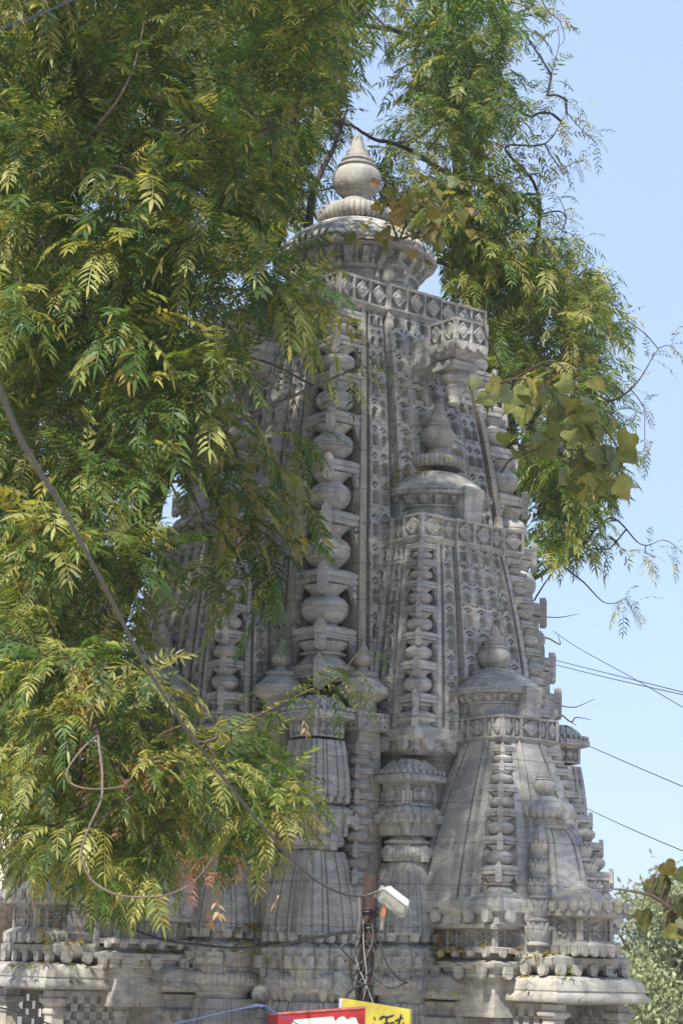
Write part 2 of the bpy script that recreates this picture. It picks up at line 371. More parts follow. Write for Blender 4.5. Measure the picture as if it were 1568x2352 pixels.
def tongues(mb, poly, z, gap, w, ln, d, skip=None):   # row of rounded pendants under the edge of a slab
    n = len(poly)
    for i in range(n):
        p, q = np.array(poly[i]), np.array(poly[(i+1) % n]); e = q-p; L = np.linalg.norm(e)
        if L < w*2.4: continue
        e /= L; nn = np.array((e[1], -e[0])); k = max(1, round(L/gap))
        for j in range(k):
            m = p+e*L*(j+.5)/k
            mb.extrude(tongue_pts(w, -ln, .01, False), (*(m-nn*d*.4), z), (*e, 0), (0, 0, 1), (*nn, 0), d)
def sunk(mb, p, z0, z1, d):                        # a block whose side is sunk by d between two fillets, to take a carved panel
    return poly_loft(mb, p, [(0, z0), (0, z0+.007), (-d, z0+.0075), (-d, z1-.0075), (0, z1-.007), (0, z1)])
def panels(mb, poly, z0, z1, fn, depth, res=.007, minl=.05, proud=-.001, maxcells=99):
    n = len(poly)
    for i in range(n):
        p, q = np.array(poly[i]), np.array(poly[(i+1) % n]); e = q-p; L = np.linalg.norm(e)
        if L < minl: continue
        e /= L; nn = np.array((e[1], -e[0])); k = max(1, round(L/(z1-z0)/.9))
        S = np.linspace(0, 1, max(6, int(L/res))); W = np.linspace(0, 1, max(6, int((z1-z0)/res)))
        def Pf(s, w, h):
            b = p+s[..., None]*(q-p)+(h[..., None]+proud)*nn
            return np.concatenate((b, (z0+w*(z1-z0))[..., None]), -1)
        relief(mb, Pf, S, W, lambda s, w: fn(s, w, k, depth), .03)

# ---- curved amalaka, finial
def ribbed(mb, R_, r_, zc, n, c=(0, 0), amp=.16, flat=1.0):   # ring of rounded ribs
    th = np.linspace(0, 2*np.pi, n*8, endpoint=False); ph = np.linspace(0, 2*np.pi, 14, endpoint=False)
    rib = (1-amp)+amp*np.sqrt(np.abs(np.cos(th*n/2)))*1.2
    P = np.stack(((c[0]+(R_+r_*rib[None, :]*np.cos(ph)[:, None])*np.cos(th)[None]), (c[1]+(R_+r_*rib[None, :]*np.cos(ph)[:, None])*np.sin(th)[None]),
                  zc+r_*flat*rib[None, :]*np.sin(ph)[:, None]), -1)
    return mb.grid(P[::-1], True, True)
def amalaka(name, parent, c, Rr, z0, zr, mat=STONE, nr=26):   # neck from z0, rim at zr, ribs under the rim, domed top
    k = Rr; mb = MB(); h = zr-z0
    prof = [(.73*k, z0), (.73*k, z0+h*.56), (.79*k, z0+h*.59), (.79*k, z0+h*.66), (.75*k, z0+h*.69)]
    mb.lathe(prof, 72, (c, 0))
    # corbel zone with radial ribs and beads
    th = np.linspace(0, 2*np.pi, nr*12, endpoint=False); rib = sm((np.cos(th*nr)+.1)/.45); bead = sm((-np.cos(th*nr)-.72)/.2)
    rings = []
    for t in np.linspace(0, 1, 10):
        base = .75*k+.10*k*t**1.6; bul = .115*k*math.sin(math.pi*min(1, t*1.0))**.6+.015*k
        r = base-.03*k*math.sin(math.pi*t)+rib*bul+bead*.055*k*(np.abs(math.sin(math.pi*t*2)))
        rings.append(np.stack((c+r*np.cos(th), r*np.sin(th), np.full_like(th, z0+h*.67+(zr-z0-h*.67)*t)), -1))
    mb.loft(rings)
    def wob(r, z, th, kk): return r*(1+.004*np.sin(7*th+kk)+.003*np.sin(17*th))
    mb.lathe([(.90*k, zr-.002), (.97*k, zr+.004*k), (1.0*k, zr+.012*k), (1.0*k, zr+.036*k), (.985*k, zr+.042*k), (.985*k, zr+.075*k), (1.0*k, zr+.081*k), (1.0*k, zr+.105*k), (.97*k, zr+.115*k), (.93*k, zr+.13*k), (.92*k, zr+.155*k), (.86*k, zr+.23*k), (.74*k, zr+.34*k), (.6*k, zr+.43*k), (.46*k, zr+.50*k), (.3*k, zr+.54*k)], 96, (c, 0), wob)
    for j in range(nr):                            # small bosses on the rim
        a = 2*math.pi*(j+.5)/nr; mb.ball((c+k*1.0*math.cos(a), k*1.0*math.sin(a), zr+.048*k), .028*k, 8, 5)
    return P_(name, mb, mat, parent, 40)
def finial(name, parent, c, zb, r, rr, ringR, mat=MARBLE, n=40):  # ribbed ring, waist, pot, stepped cone; zb = height of the ring, r = ball radius
    mb = MB()
    if ringR: ribbed(mb, ringR*.84, ringR*.2, zb, n, (c, 0), .2, 1.1); mb.lathe([(ringR*.86, zb-ringR*.16), (ringR*.8, zb+ringR*.2), (r*.62, zb+ringR*.34), (r*.55, zb+ringR*.5)], 40, (c, 0))
    b = zb+rr                                     # ball centre
    prof = [(.72*r, b-1.20*r), (.62*r, b-.98*r), (.53*r, b-.84*r), (.52*r, b-.76*r), (.62*r, b-.68*r), (.85*r, b-.47*r), (.965*r, b-.27*r), (1.0*r, b-.05*r), (.985*r, b+.13*r), (.92*r, b+.29*r), (.80*r, b+.42*r), (.70*r, b+.48*r), (.71*r, b+.52*r), (.78*r, b+.56*r), (.775*r, b+.62*r), (.62*r, b+.69*r), (.62*r, b+.77*r), (.67*r, b+.79*r), (.66*r, b+.86*r), (.52*r, b+.92*r), (.52*r, b+.98*r),
            (.48*r, b+1.0*r), (.44*r, b+1.2*r), (.44*r, b+1.24*r), (.33*r, b+1.30*r), (.25*r, b+1.62*r), (.20*r, b+1.77*r), (.21*r, b+1.81*r), (.16*r, b+1.92*r), (.07*r, b+1.99*r)]
    mb.lathe(prof, 44, (c, 0)); return P_(name, mb, mat, parent, 34)

# ------------------------------------------------------------------ main spire
ZA = np.array((-.3, 1.0, 2.0, 2.65, 3.3, 4.0, 4.6, 4.85)); AA = np.array((1.33, 1.25, 1.135, 1.062, .975, .875, .75, .675))
_pf = np.polyfit(ZA, AA, 4)
def a_main(z): return np.polyval(_pf, z)
def w_main(z): return .148*(a_main(z)/1.0)**.8
def core(af, z0, z1, n, inn=.93, notch=.70):
    mb = MB(); u = [(inn, -.66), (inn, .66), (notch, .71), (.66, .95*inn)]
    rings = []
    for z in np.linspace(z0, z1, n):
        a = float(af(z)); ring = []
        for k in range(4):
            c, s = [(1, 0), (0, 1), (-1, 0), (0, -1)][k]
            for x, y in ((inn, -.655), (inn, .655), (notch, notch)):
                ring.append((a*(x*c-y*s), a*(x*s+y*c), z))
        rings.append(ring)
    return mb.loft(rings)
ZT = 4.80
P_('spire_core', core(a_main, -.3, ZT+.05, 40), MORTAR, smooth=20)
strips = [('carved_panel', strip(a_main, 1.7, ZT, -.36, .36, 1.05, lambda s, w: jali(s, w, 4, .045, 1.3, .23), .235, .0065)),
          ('carved_panel', strip(a_main, 1.7, ZT, .415, .60, 1.0, lambda s, w: jali(s, w, 2, .042, 2.5, .30), .235, .0065)),
          ('carved_panel', strip(a_main, 1.7, ZT, -.60, -.415, 1.0, lambda s, w: jali(s, w, 2, .042, 2.5, .30), .235, .0065))]
fr = MB()
for s in (-1, 1):
    t0, t1 = sorted((s*.645, s*.70))
    for q in (strip(a_main, 1.6, ZT, t0, t1, 1.01, plainp, .2, .02, .2),): fr.add(np.vstack(q.V), np.vstack(q.Q))
strips.append(('frame_rib', fr))
FACES = (0, R(-90), R(90))
for nm, mb in strips:
    me = mb.mesh(nm, STONE if nm != 'frame_rib' else MORTAR, 40)
    for k in FACES: kid(link(nm, me, temple, None, k))
for k in FACES+(R(180),):
    e = empty('corner_column', (0, 0, 0)); e.parent = temple; e.rotation_euler = (0, 0, k); kid(e)
    pot_string(e, 0, -1, a_main, [1.92, 2.19, 2.60, 3.03, 3.43, 3.80, 4.13, 4.42, 4.66], w_main)
# necklace band under the drum
bandp = stepped(.715, [(.36, 1.06), (.60, 1.02), (1.03, 1.03)])
mb = MB(); poly_loft(mb, bandp, [(-.05, ZT-.05), (-.015, ZT-.015), (0, ZT-.001)]); sunk(mb, bandp, ZT, ZT+.20, .045); poly_loft(mb, bandp, [(-.02, ZT+.201), (-.04, ZT+.206)])
panels(mb, bandp, ZT+.007, ZT+.193, diam, .038, .005, .08)
P_('necklace_band', mb, STONE)
mb = MB(); poly_loft(mb, bandp, [(-.06, ZT-.14), (-.055, ZT-.06), (-.03, ZT-.045)]); P_('band_moulding', mb, MORTAR)
amalaka('amalaka', temple, 0, .64, ZT+.19, 5.37, nr=24)
finial('finial', temple, 0, 5.775, .197, .315, .295)
# projecting bracket on each face, with a hanging baluster
def bracket():
    mb = MB(); p = rect(1.08, 1.385, -.16, .16)
    poly_loft(mb, p, [(-.10, 4.33), (-.03, 4.37), (-.02, 4.40), (0, 4.42), (0, 4.437)]); sunk(mb, p, 4.438, 4.622, .036); poly_loft(mb, p, [(-.02, 4.623), (-.03, 4.635)])
    panels(mb, p, 4.445, 4.615, diam, .030, .005, .2); tongues(mb, p, 4.425, .10, .030, .045, .03)
    mb.loft([[(.60, -.09, 4.24), (.80, -.09, 4.27), (.80, .09, 4.27), (.60, .09, 4.24)], [(.60, -.10, 4.36), (1.12, -.10, 4.38), (1.12, .10, 4.38), (.60, .10, 4.36)], [(.60, -.105, 4.56), (1.12, -.105, 4.55), (1.12, .105, 4.55), (.60, .105, 4.56)]])
    b = MB(); b.lathe([(.03, 4.02), (.045, 4.03), (.04, 4.06), (.06, 4.12), (.08, 4.15), (.065, 4.16), (.10, 4.20), (.11, 4.225), (.09, 4.24), (.09, 4.26)], 24, (1.2, 0))
    poly_loft(b, sqp(.115, 1.2), [(-.03, 4.255), (0, 4.27), (0, 4.325), (-.02, 4.34)])
    return mb, b
b1, b2 = bracket(); m1 = b1.mesh('bracket', STONE); m2 = b2.mesh('hanging_baluster', STONE)
for k in FACES: kid(link('bracket', m1, temple, None, k)); kid(link('hanging_baluster', m2, temple, None, k))
# carved face on the drum, one to a side
def face_relief():
    mb = MB(); S = np.linspace(-1, 1, 70); W = np.linspace(-1, 1, 90); x, y = np.meshgrid(S, W)
    G = lambda cx, cy, sx, sy: np.exp(-(((x-cx)/sx)**2+((y-cy)/sy)**2))
    e = np.clip(1-(x/.68)**2-((y+.02)/.86)**2, 0, 1)
    h = .15*np.sqrt(e)
    h += .040*G(0, -.10, .10, .22)+.018*G(0, -.2, .17, .07)          # nose
    h += .014*(G(-.28, .2, .2, .06)+G(.28, .2, .2, .06))              # brows
    for s in (-.28, .28):
        h -= .016*G(s, .05, .18, .10); rr = np.hypot((x-s)/.13, (y-.05)/.10); h += .016*sm((1-rr)/.25)-.014*sm((.42-rr)/.2)
    h += .013*G(0, -.42, .2, .045)+.014*G(0, -.54, .16, .05)-.008*G(0, -.48, .24, .02)+.02*G(0, -.76, .2, .12)
    crown = sm((np.abs(np.hypot(x/.78, (y-.05)/.95)-1.0) < .12).astype(float))*(y > .05); h = np.maximum(h, crown*.07)
    ear = np.exp(-(((np.abs(x)-.80)/.13)**4+((y+.25)/.55)**4)); h = np.maximum(h, .06*ear+.03*np.exp(-(((np.abs(x)-.8)/.14)**2+((y+.72)/.16)**2)))
    h -= .02
    th = x*.185/.47
    Rr = .462+h
    P = np.stack((Rr*np.cos(th), Rr*np.sin(th), 5.19+y*.185), -1)
    return mb.grid(P)
fm = face_relief().mesh('carved_face', STONE, 60)
for k in FACES: kid(link('carved_face', fm, temple, None, k))

# ------------------------------------------------------------------ half spires
def half_spire(spec, k):
    c, af, z0, z1 = spec['c'], spec['af'], spec['z0'], spec['z1']
    cm = core(af, z0, z1+.03, 26, spec.get('inn', .94), spec.get('notch', .74)); root = None
    for V in cm.V: V[:, 0] += c
    root = P_('half_spire', cm, spec.get('coremat', MORTAR), temple, 20)
    for (t0, t1, out, pat, kk, res) in spec['strips']:
        me = strip(af, z0+spec.get('lift', .12), z1, t0, t1, out, pat, kk, res).mesh('carved_panel', STONE, 40)
        for f in FACES: kid(link('carved_panel', me, root, (c, 0, 0), f))
    if 'zs' in spec:
        for cr_ in (-1, 1): pot_string(root, c, cr_, af, spec['zs'], spec['wf'])
    if spec.get('band'):
        zb, zt, hb = spec['band']; p = [(x+c, y) for x, y in stepped(hb, spec.get('bstep', [(.36, 1.05), (.6, 1.01), (1.03, 1.03)]))]
        mb = MB(); poly_loft(mb, p, [(-.03, zb-.03), (-.01, zb-.01), (0, zb-.001)]); sunk(mb, p, zb, zt, .034); poly_loft(mb, p, [(-.015, zt+.001), (-.025, zt+.006)])
        panels(mb, p, zb+.007, zt-.007, diam, spec.get('bd', .026), .005, .06); P_('band', mb, STONE, root)
    if 'am' in spec:
        ca, Rr, za, zr = spec['am']; amalaka('amalaka', root, ca, Rr, za, zr, nr=spec.get('nr', 22))
        mb = MB(); w = Rr*.2; poly_loft(mb, rect(ca+.2*Rr, ca+1.03*Rr, -w, w), [(-.0, za), (0, za+.5*(zr-za)), (.012, zr+.1*Rr), (-.01, zr+.16*Rr)]); P_('front_block', mb, STONE, root)
    if 'fin' in spec:
        cf, zr_, r, rr, RR = spec['fin']; finial('finial', root, cf, zr_, r, rr, RR, MARBLE, spec.get('nf', 34))
    if 'base' in spec:
        h, za, zb = spec['base']; p = [(x+c, y) for x, y in stepped(h, [(.4, 1.02), (.66, .99), (1.0, 1.0)])]; mb = MB()
        poly_loft(mb, p, [(-.07, za-.11), (-.03, za-.08), (-.03, za-.02), (0, za), (0, zb-.02), (-.05, zb+.02)]); tongues(mb, p, za+.004, h*.8, h*.055, h*.13, .04); P_('base_cornice', mb, STONE, root)
    root.rotation_euler = (0, 0, k)
    return root
def interp(*pts):
    z = np.array([p[0] for p in pts]); a = np.array([p[1] for p in pts]); f = np.polyfit(z, a, min(3, len(pts)-1)); return lambda q: np.polyval(f, q)
_af1 = interp((1.4, .675), (1.6, .66), (2.15, .603), (2.6, .53), (2.95, .46))
af1 = lambda z: np.where(np.asarray(z) < 1.46, .63, _af1(z))
S1 = dict(c=.94, af=af1, z0=.5, z1=2.95, lift=1.08,
          strips=[(-.34, .34, 1.05, lambda s, w: jali(s, w, 3, .034, 1.32, .26), .30, .005), (.40, .585, 1.0, lambda s, w: jali(s, w, 1, .032, 1.6, .25), .30, .005), (-.585, -.40, 1.0, lambda s, w: jali(s, w, 1, .032, 1.6, .25), .30, .005),
                  (.635, .70, 1.0, plainp, .3, .02), (-.70, -.635, 1.0, plainp, .3, .02)],
          zs=[1.63, 1.76, 1.99, 2.20, 2.40, 2.58, 2.74, 2.87], wf=lambda z: .088*af1(z)/.6, band=(2.945, 3.115, .48), am=(.99, .42, 3.115, 3.31), fin=(1.02, 3.605, .13, .21, .205), base=(.68, 1.515, 1.60), nr=20)
af2 = interp((.3, .575), (.48, .548), (.8, .468), (1.13, .378), (1.5, .245))
S2 = dict(c=1.77, af=af2, z0=.28, z1=1.53, lift=.12,
          strips=[(-.30, .30, 1.04, plainp, .3, .02), (.36, .44, 1.05, plainp, .3, .02), (-.44, -.36, 1.05, plainp, .3, .02), (.50, .66, .99, plainp, .3, .02), (-.66, -.50, .99, plainp, .3, .02)],
          zs=[.43, .60, .80, .985, 1.15, 1.30, 1.43], wf=lambda z: .088*(af2(z)/.5)**.55, band=(1.525, 1.675, .255), am=(1.72, .325, 1.675, 1.835), fin=(1.66, 1.985, .115, .135, .16), nr=18, nf=28,
          base=(.585, .365, .45), inn=.96, notch=.80)
af3 = interp((.12, .345), (.25, .335), (.5, .295), (.75, .25), (.93, .20))
def lotus_mesh():
    mb = MB(); n = 96; th = np.linspace(0, 2*np.pi, n, endpoint=False)
    for ph, k, zs in ((0, 1.0, (.12, .82)), (np.pi/8, .86, (.12, .98))):
        pet = np.abs(np.cos(4*(th+ph))); rings = []
        for t in np.linspace(0, 1, 9):
            top = zs[0]+(zs[1]-zs[0])*(.45+.55*pet**.7)
            r = k*(.62+.42*math.sin(t*1.7))*(1-.13*(1-pet)-.05*(pet > .985)); rings.append(np.stack((r*np.cos(th), r*np.sin(th), zs[0]+(top-zs[0])*t), -1))
        mb.loft(rings)
    mb.lathe([(.8, 0), (.92, .03), (.92, .10), (.7, .14), (.62, .2), (.6, .9), (.75, 1.0)], 28)
    return mb.mesh('lotus', STONE, 40)
LOTUS = lotus_mesh()
PLAN = stepped(1.0, [(.2, 1.0), (.29, .94), (.38, 1.0), (.62, .93), (.72, .98), (.9, .9)])
def third_spire():
    c = 2.12; mb = MB(); zz = np.linspace(.10, .94, 20); sh = 1-.22*np.clip((zz-.80)/.14, 0, 1)**2
    mb.loft([[(c+x*a, y*a, z) for x, y in stepped(1.0, [(.34, 1.0), (.42, .95), (.56, 1.0), (.66, .90)]+[(.9, .9)])] for z, a in zip(zz, af3(zz)*sh)])
    root = P_('half_spire', mb, STONE, temple, 20)
    zs = [.155, .31, .455, .59, .715, .835]
    for s in (-1, 1):
        for i in range(5):
            z = zs[i]; w = .085-.05*(z-.15); a = float(af3(z))*.93-w*.55; kid(link('lotus', LOTUS, root, (c+a, s*a, z), 0, (w, w, zs[i+1]-z)))
    return root
def reps(root, ks):
    root.rotation_euler = (0, 0, ks[0])
    for k in ks[1:]: copy_tree(root, temple, k)
reps(half_spire(S1, 0), FACES); reps(half_spire(S2, 0), FACES); r3 = third_spire()
if 1:
    mb = MB(); ribbed(mb, .165, .045, 1.03, 26, (2.17, 0), .2, 1.0); mb.lathe([(.15, .92), (.16, 1.0), (.17, 1.06), (.14, 1.09), (.10, 1.12), (.07, 1.135)], 36, (2.17, 0))
    poly_loft(mb, rect(2.2, 2.40, -.04, .04), [(0, .95), (0, 1.06), (-.01, 1.08)]); P_('ribbed_disc', mb, STONE, r3)
    finial('finial', r3, 2.16, 1.10, .078, .105, 0, MARBLE)
    reps(r3, FACES)

# ------------------------------------------------------------------ corner stacks of miniature spires
def bodyloft(mb, cx, cy, prof):
    mb.loft([[(cx+x*h, cy+y*h, z) for x, y in PLAN] for z, h in prof])
def mini_stack(cx, cy, rows_, k, name='miniature_spire'):
    root = None
    for kind, *a in rows_:
        mb = MB()
        if kind == 'body':
            z0, z1, h0, h1 = a; zs = np.linspace(z0, z1, 12); t = (zs-z0)/(z1-z0)
            bodyloft(mb, cx, cy, [(z, h0+(h1-h0)*(.45*u+.55*u**2.1)) for z, u in zip(zs, t)]); nm = 'ribbed_body'
            tongues(mb, [(cx+x*h0, cy+y*h0) for x, y in stepped(1, [(.38, 1.0), (.72, .98), (.9, .9)])], z0+.004, h0*.34, h0*.09, h0*.2, .05)
        elif kind == 'ring':
            z, Rr, r = a; nm = 'ring'; ribbed(mb, Rr-r, r, z, 40, (cx, cy), .16, 1.15); mb.lathe([(Rr*.62, z-r*4.2), (Rr*.66, z-r*2.2), (Rr*.8, z-r*1.6), (Rr*.84, z), (Rr*.86, z+r*.9), (Rr*.74, z+r*1.6), (Rr*.72, z+r*2.0)], 40, (cx, cy))
            ribbed(mb, Rr*.80, r*.42, z+r*2.1, 64, (cx, cy), .2); mb.lathe([(Rr*.7, z+r*1.6), (Rr*.78, z+r*2.0), (Rr*.66, z+r*3.2)], 40, (cx, cy))
            poly_loft(mb, rect(cx+Rr*.5, cx+Rr*1.04, cy-Rr*.13, cy+Rr*.13), [(0, z-r*1.9), (.004, z+r*.6), (-.01, z+r*1.4)]); poly_loft(mb, rect(cx-Rr*.13, cx+Rr*.13, cy-Rr*1.04, cy-Rr*.5), [(0, z-r*1.9), (.004, z+r*.6), (-.01, z+r*1.4)])
        elif kind == 'cornice':
            z0, z1, h = a; nm = 'cornice'; p = [(cx+x*h, cy+y*h) for x, y in stepped(1, [(.22, 1.0), (.4, .94), (.62, 1.0), (.9, .9)])]
            poly_loft(mb, p, [(-.05, z0-.13), (-.025, z0-.12), (-.02, z0-.03), (0, z0), (0, z1-.015), (-.02, z1), (-.045, z1+.02), (-.075, z1+.025), (-.075, z1+.11)]); tongues(mb, p, z0+.004, h*.36, h*.085, h*.25, .045)
        elif kind == 'drum':
            z0, z1, h = a; nm = 'drum'; p = [(cx+x*h, cy+y*h) for x, y in stepped(1, [(.24, 1.0), (.55, .92), (.82, .82)])]
            sunk(mb, p, z0, z1, .024); panels(mb, p, z0+.007, z1-.007, diam, .02, .005, .03)
            poly_loft(mb, p, [(.02, z1-.002), (.05, z1+.01), (.05, z1+.045), (.02, z1+.07), (-.01, z1+.12), (-.05, z1+.16)]); tongues(mb, off_poly(p, .04), z1+.07, h*.36, h*.08, h*.1, .03)
        o = P_(nm, mb, STONE if kind != 'ring' else STONE, root or temple) if root else None
        if root is None: root = P_(name, mb, STONE, temple)
    root.rotation_euler = (0, 0, k); return root
ROWA = [('body', .205, .68, .235, .135), ('body', -1.6, -.235, .36, .185), ('ring', -.10, .275, .042), ('cornice', .055, .13, .265), ('ring', .75, .185, .032), ('cornice', .985, 1.045, .185), ('drum', 1.06, 1.215, .155)]
ROWC = [('body', .19, .74, .26, .165), ('body', -1.6, -.24, .40, .21), ('ring', -.10, .295, .044), ('cornice', .04, .12, .29), ('ring', .81, .205, .034), ('cornice', .965, 1.03, .205), ('body', 1.09, 1.48, .19, .15), ('drum', 1.50, 1.62, .16)]
reps(mini_stack(1.46, -.585, ROWA, 0), FACES)
reps(mini_stack(1.46, .585, ROWA, 0), FACES)
reps(mini_stack(1.12, -1.12, ROWC, 0), FACES)
# thin string spires in the recesses
afm = interp((.0, .155), (.8, .14), (1.6, .115))
def recess_spire(cx, cy, k):
    root = P_('recess_spire', MB().loft([[(cx+x*h, cy+y*h, z) for x, y in sqp(1)] for z, h in ((-.1, .125), (.8, .112), (1.58, .09))]), MORTAR, temple)
    zs = [.0, .19, .38, .57, .75, .93, 1.10, 1.27, 1.43]
    for i, z in enumerate(zs):
        w = .085-.012*z; sgn = 1
        a = afm(z)-w
        kid(link('slab', SLAB, root, (cx+a, cy-a, z), 0, (w, w, w)))
        if i+1 < len(zs): kid(link('pot', random.choice(POTS), root, (cx+a, cy-a, z+.52*w), random.uniform(0, 6.28), (w*1.08, w*1.08, zs[i+1]-z-.62*w)))
    p = sqp(.135, cx, cy); mb = MB(); poly_loft(mb, p, [(-.02, 1.56), (0, 1.574)]); sunk(mb, p, 1.575, 1.685, .022); panels(mb, p, 1.582, 1.678, diam, .018, .006, .1); P_('band', mb, STONE, root)
    mb = MB(); mb.lathe([(.10, 1.69), (.10, 1.76), (.17, 1.80), (.19, 1.82), (.19, 1.86), (.15, 1.89), (.11, 1.93), (.06, 1.95)], 40, (cx, cy)); ribbed(mb, .085, .022, 1.95, 22, (cx, cy)); P_('ribbed_disc', mb, STONE, root)
    f = finial('finial', root, 0, 1.985, .07, .075, 0, MARBLE); f.location = (cx, cy, 0)
    return root
reps(recess_spire(1.20, -.80, 0), FACES); reps(recess_spire(1.20, .80, 0), FACES)

# ------------------------------------------------------------------ bases, pavilion, porch
for k in FACES:
    # friezes under the second half spire
    p = rect(1.0, 2.31, -.575, .575); mb = MB()
    poly_loft(mb, p, [(-.085, -.3), (-.085, .34)])
    poly_loft(mb, p, [(-.04, .248), (-.005, .255), (-.005, .285), (-.05, .30)])
    panels(mb, off_poly(p, -.05), .142, .246, floral, .026, .007, .3)
    poly_loft(mb, p, [(-.05, .10), (-.01, .105), (-.01, .135), (-.045, .142)]); tongues(mb, p, .109, .15, .022, .034, .03)
    poly_loft(mb, p, [(-.03, -.05), (-.02, .0), (.0, .005), (.01, .018), (.01, .042), (-.04, .055), (-.06, .064)]); tongues(mb, off_poly(p, .01), .008, .24, .034, .07, .03)
    q = rect(2.0, 2.59, -.335, .335)
    poly_loft(mb, q, [(-.12, -.2), (-.12, .14)])
    poly_loft(mb, q, [(-.10, -.05), (-.05, -.005), (.015, .03), (.02, .04), (.02, .085), (-.02, .105)]); tongues(mb, off_poly(q, .02), .034, .15, .034, .065, .035)
    b = P_('frieze_base', mb, BASEST); b.rotation_euler = (0, 0, k)
    # little pavilion with a bell roof
    c = 2.5; mb = MB(); p = [(c+x, y) for x, y in stepped(.168, [(.45, 1.0), (.9, .9)])]
    poly_loft(mb, p, [(0, .12), (0, .189)]); sunk(mb, p, .19, .335, .034); poly_loft(mb, p, [(0, .336), (0, .345)]); panels(mb, p, .19, .335, floral, .026, .005, .05)
    poly_loft(mb, p, [(.0, .105), (.035, .115), (.035, .165), (.0, .19)]); tongues(mb, off_poly(p, .035), .15, .085, .024, .055, .03)
    root = P_('pavilion', mb, BASEST); root.rotation_euler = (0, 0, k)
    mb = MB(); poly_loft(mb, p, [(.02, .34), (.065, .35), (.065, .375), (.03, .42)])
    for i, (r, z) in enumerate(((.20, .42), (.175, .45), (.145, .48), (.11, .505))): ribbed(mb, r-.02, .022, z, 30, (c, 0), .15)
    mb.lathe([(.22, .40), (.19, .45), (.14, .49), (.08, .525), (.04, .55), (.035, .575)], 40, (c, 0)); tongues(mb, off_poly(p, .07), .43, .10, .026, .055, .03)
    P_('bell_roof', mb, BASEST, root)
    # eave
    pl = [(.9, -.64), (1.95, -.64), (1.95, -.40), (2.70, -.40), (2.70, .40), (1.95, .40), (1.95, .64), (.9, .64)]
    mb = MB(); poly_loft(mb, pl, [(-.34, -.215), (-.02, -.195), (.008, -.188), (.016, -.17), (.012, -.15), (-.004, -.135), (-.006, -.125), (.0, -.118), (-.004, -.09), (-.014, -.065), (-.034, -.045), (-.07, -.03), (-.2, -.022)])
    for (x, y, nx, ny) in [(2.645, y, 1, 0) for y in (-.3, .28)]+[(x, s*.345, 0, s) for s in (-1, 1) for x in (2.08, 2.2, 2.34, 2.52)]+[(x, s*.585, 0, s) for s in (-1, 1) for x in (1.5, 1.62, 1.74, 1.85)]+[(1.90, s*.52, 1, 0) for s in (-1, 1)]:
        mb.ball((x-.012*nx, y-.012*ny*1, -.135), .034, 12, 7, (.8, .8, 1.2))
    e = P_('eave', mb, BASEST); e.rotation_euler = (0, 0, k)
    # walls with mouldings, lattice, pillars
    wl = [(.9, -.52), (1.3, -.52), (1.3, -.55), (1.45, -.55), (1.45, -.52), (1.58, -.52), (1.58, -.55), (1.70, -.55), (1.70, -.52), (1.84, -.52), (1.84, .52), (.9, .52)]
    mb = MB(); poly_loft(mb, wl, [(0, -6.5), (0, -.42), (.02, -.40), (.035, -.33), (.035, -.315), (.0, -.305), (.0, -.255), (.03, -.235), (.03, -.215), (0, -.205)])
    w = P_('porch_wall', mb, BASEST); w.rotation_euler = (0, 0, k)
    for s in (-1, 1):
        for x in (2.08, 2.56):
            mb = MB(); pp = sqp(.045, x, s*.29)
            poly_loft(mb, pp, [(.015, -1.4), (.015, -.62), (0, -.60), (0, -.36), (.012, -.35), (.012, -.33), (.004, -.32), (.004, -.30), (.03, -.275), (.03, -.255), (.01, -.25), (.01, -.205)]); q = P_('pillar', mb, BASEST); q.rotation_euler = (0, 0, k)
        mb = MB(); nx, nz, st = 7, 9, .052                # pierced lattice
        for i in range(nx+1):
            x = 2.13+i*st*.93
            for j in range(nz):
                if (i+j) % 2: mb.box(x-.026, x+.026, s*.285-.02, s*.285+.02, -.70+j*st, -.70+(j+1)*st-.001)
        mb.box(2.12, 2.52, s*.285-.025, s*.285+.025, -1.4, -.70); mb.box(2.12, 2.52, s*.285-.025, s*.285+.025, -.24, -.205)
        q = P_('lattice', mb, BASEST); q.rotation_euler = (0, 0, k)
    mb = MB(); mb.box(1.84, 1.9, -.5, .5, -1.5, -.21); mb.box(1.9, 2.75, -.40, .40, -6.5, -1.4); q = P_('porch_back', mb, DARKIN if False else BASEST); q.rotation_euler = (0, 0, k)
# platform behind the stacks
pf = stepped(1.22, [(.5, 1.0), (1.0, 1.0)]); mb = MB()
poly_loft(mb, pf, [(0, -6.5), (0, -.30), (.05, -.27), (.05, -.2), (.09, -.15), (.09, -.09), (.05, -.055), (-.2, -.04)])
for k in range(4):
    for t in (.80, .86, .92, .98):
        for sy in (-1, 1):
            x, y = 1.33, sy*t*1.2; c, s = [(1, 0), (0, 1), (-1, 0), (0, -1)][k]; mb.ball((x*c-y*s, x*s+y*c, -.16), .06, 12, 7, (.7, .7, 1.25))
P_('platform', mb, BASEST)
# ================================================================== GROUND, FAR BUILDING
mb = MB(); xs = np.concatenate((np.linspace(-40, 40, 41), (-1500, -400, -120, 120, 400, 1500))); xs.sort(); ys = np.concatenate((np.linspace(-20, 80, 51), (-800, -200, -60, 140, 320, 800, 1800))); ys.sort()
gx, gy = np.meshgrid(xs, ys); gz = -6.5+.04*np.sin(gx*.7)*np.cos(gy*.5); P = np.stack((gx, gy, gz), -1); P = P[:, ::-1]; mb.grid(P)
tag(mb.build('ground', GROUND), kind='structure')

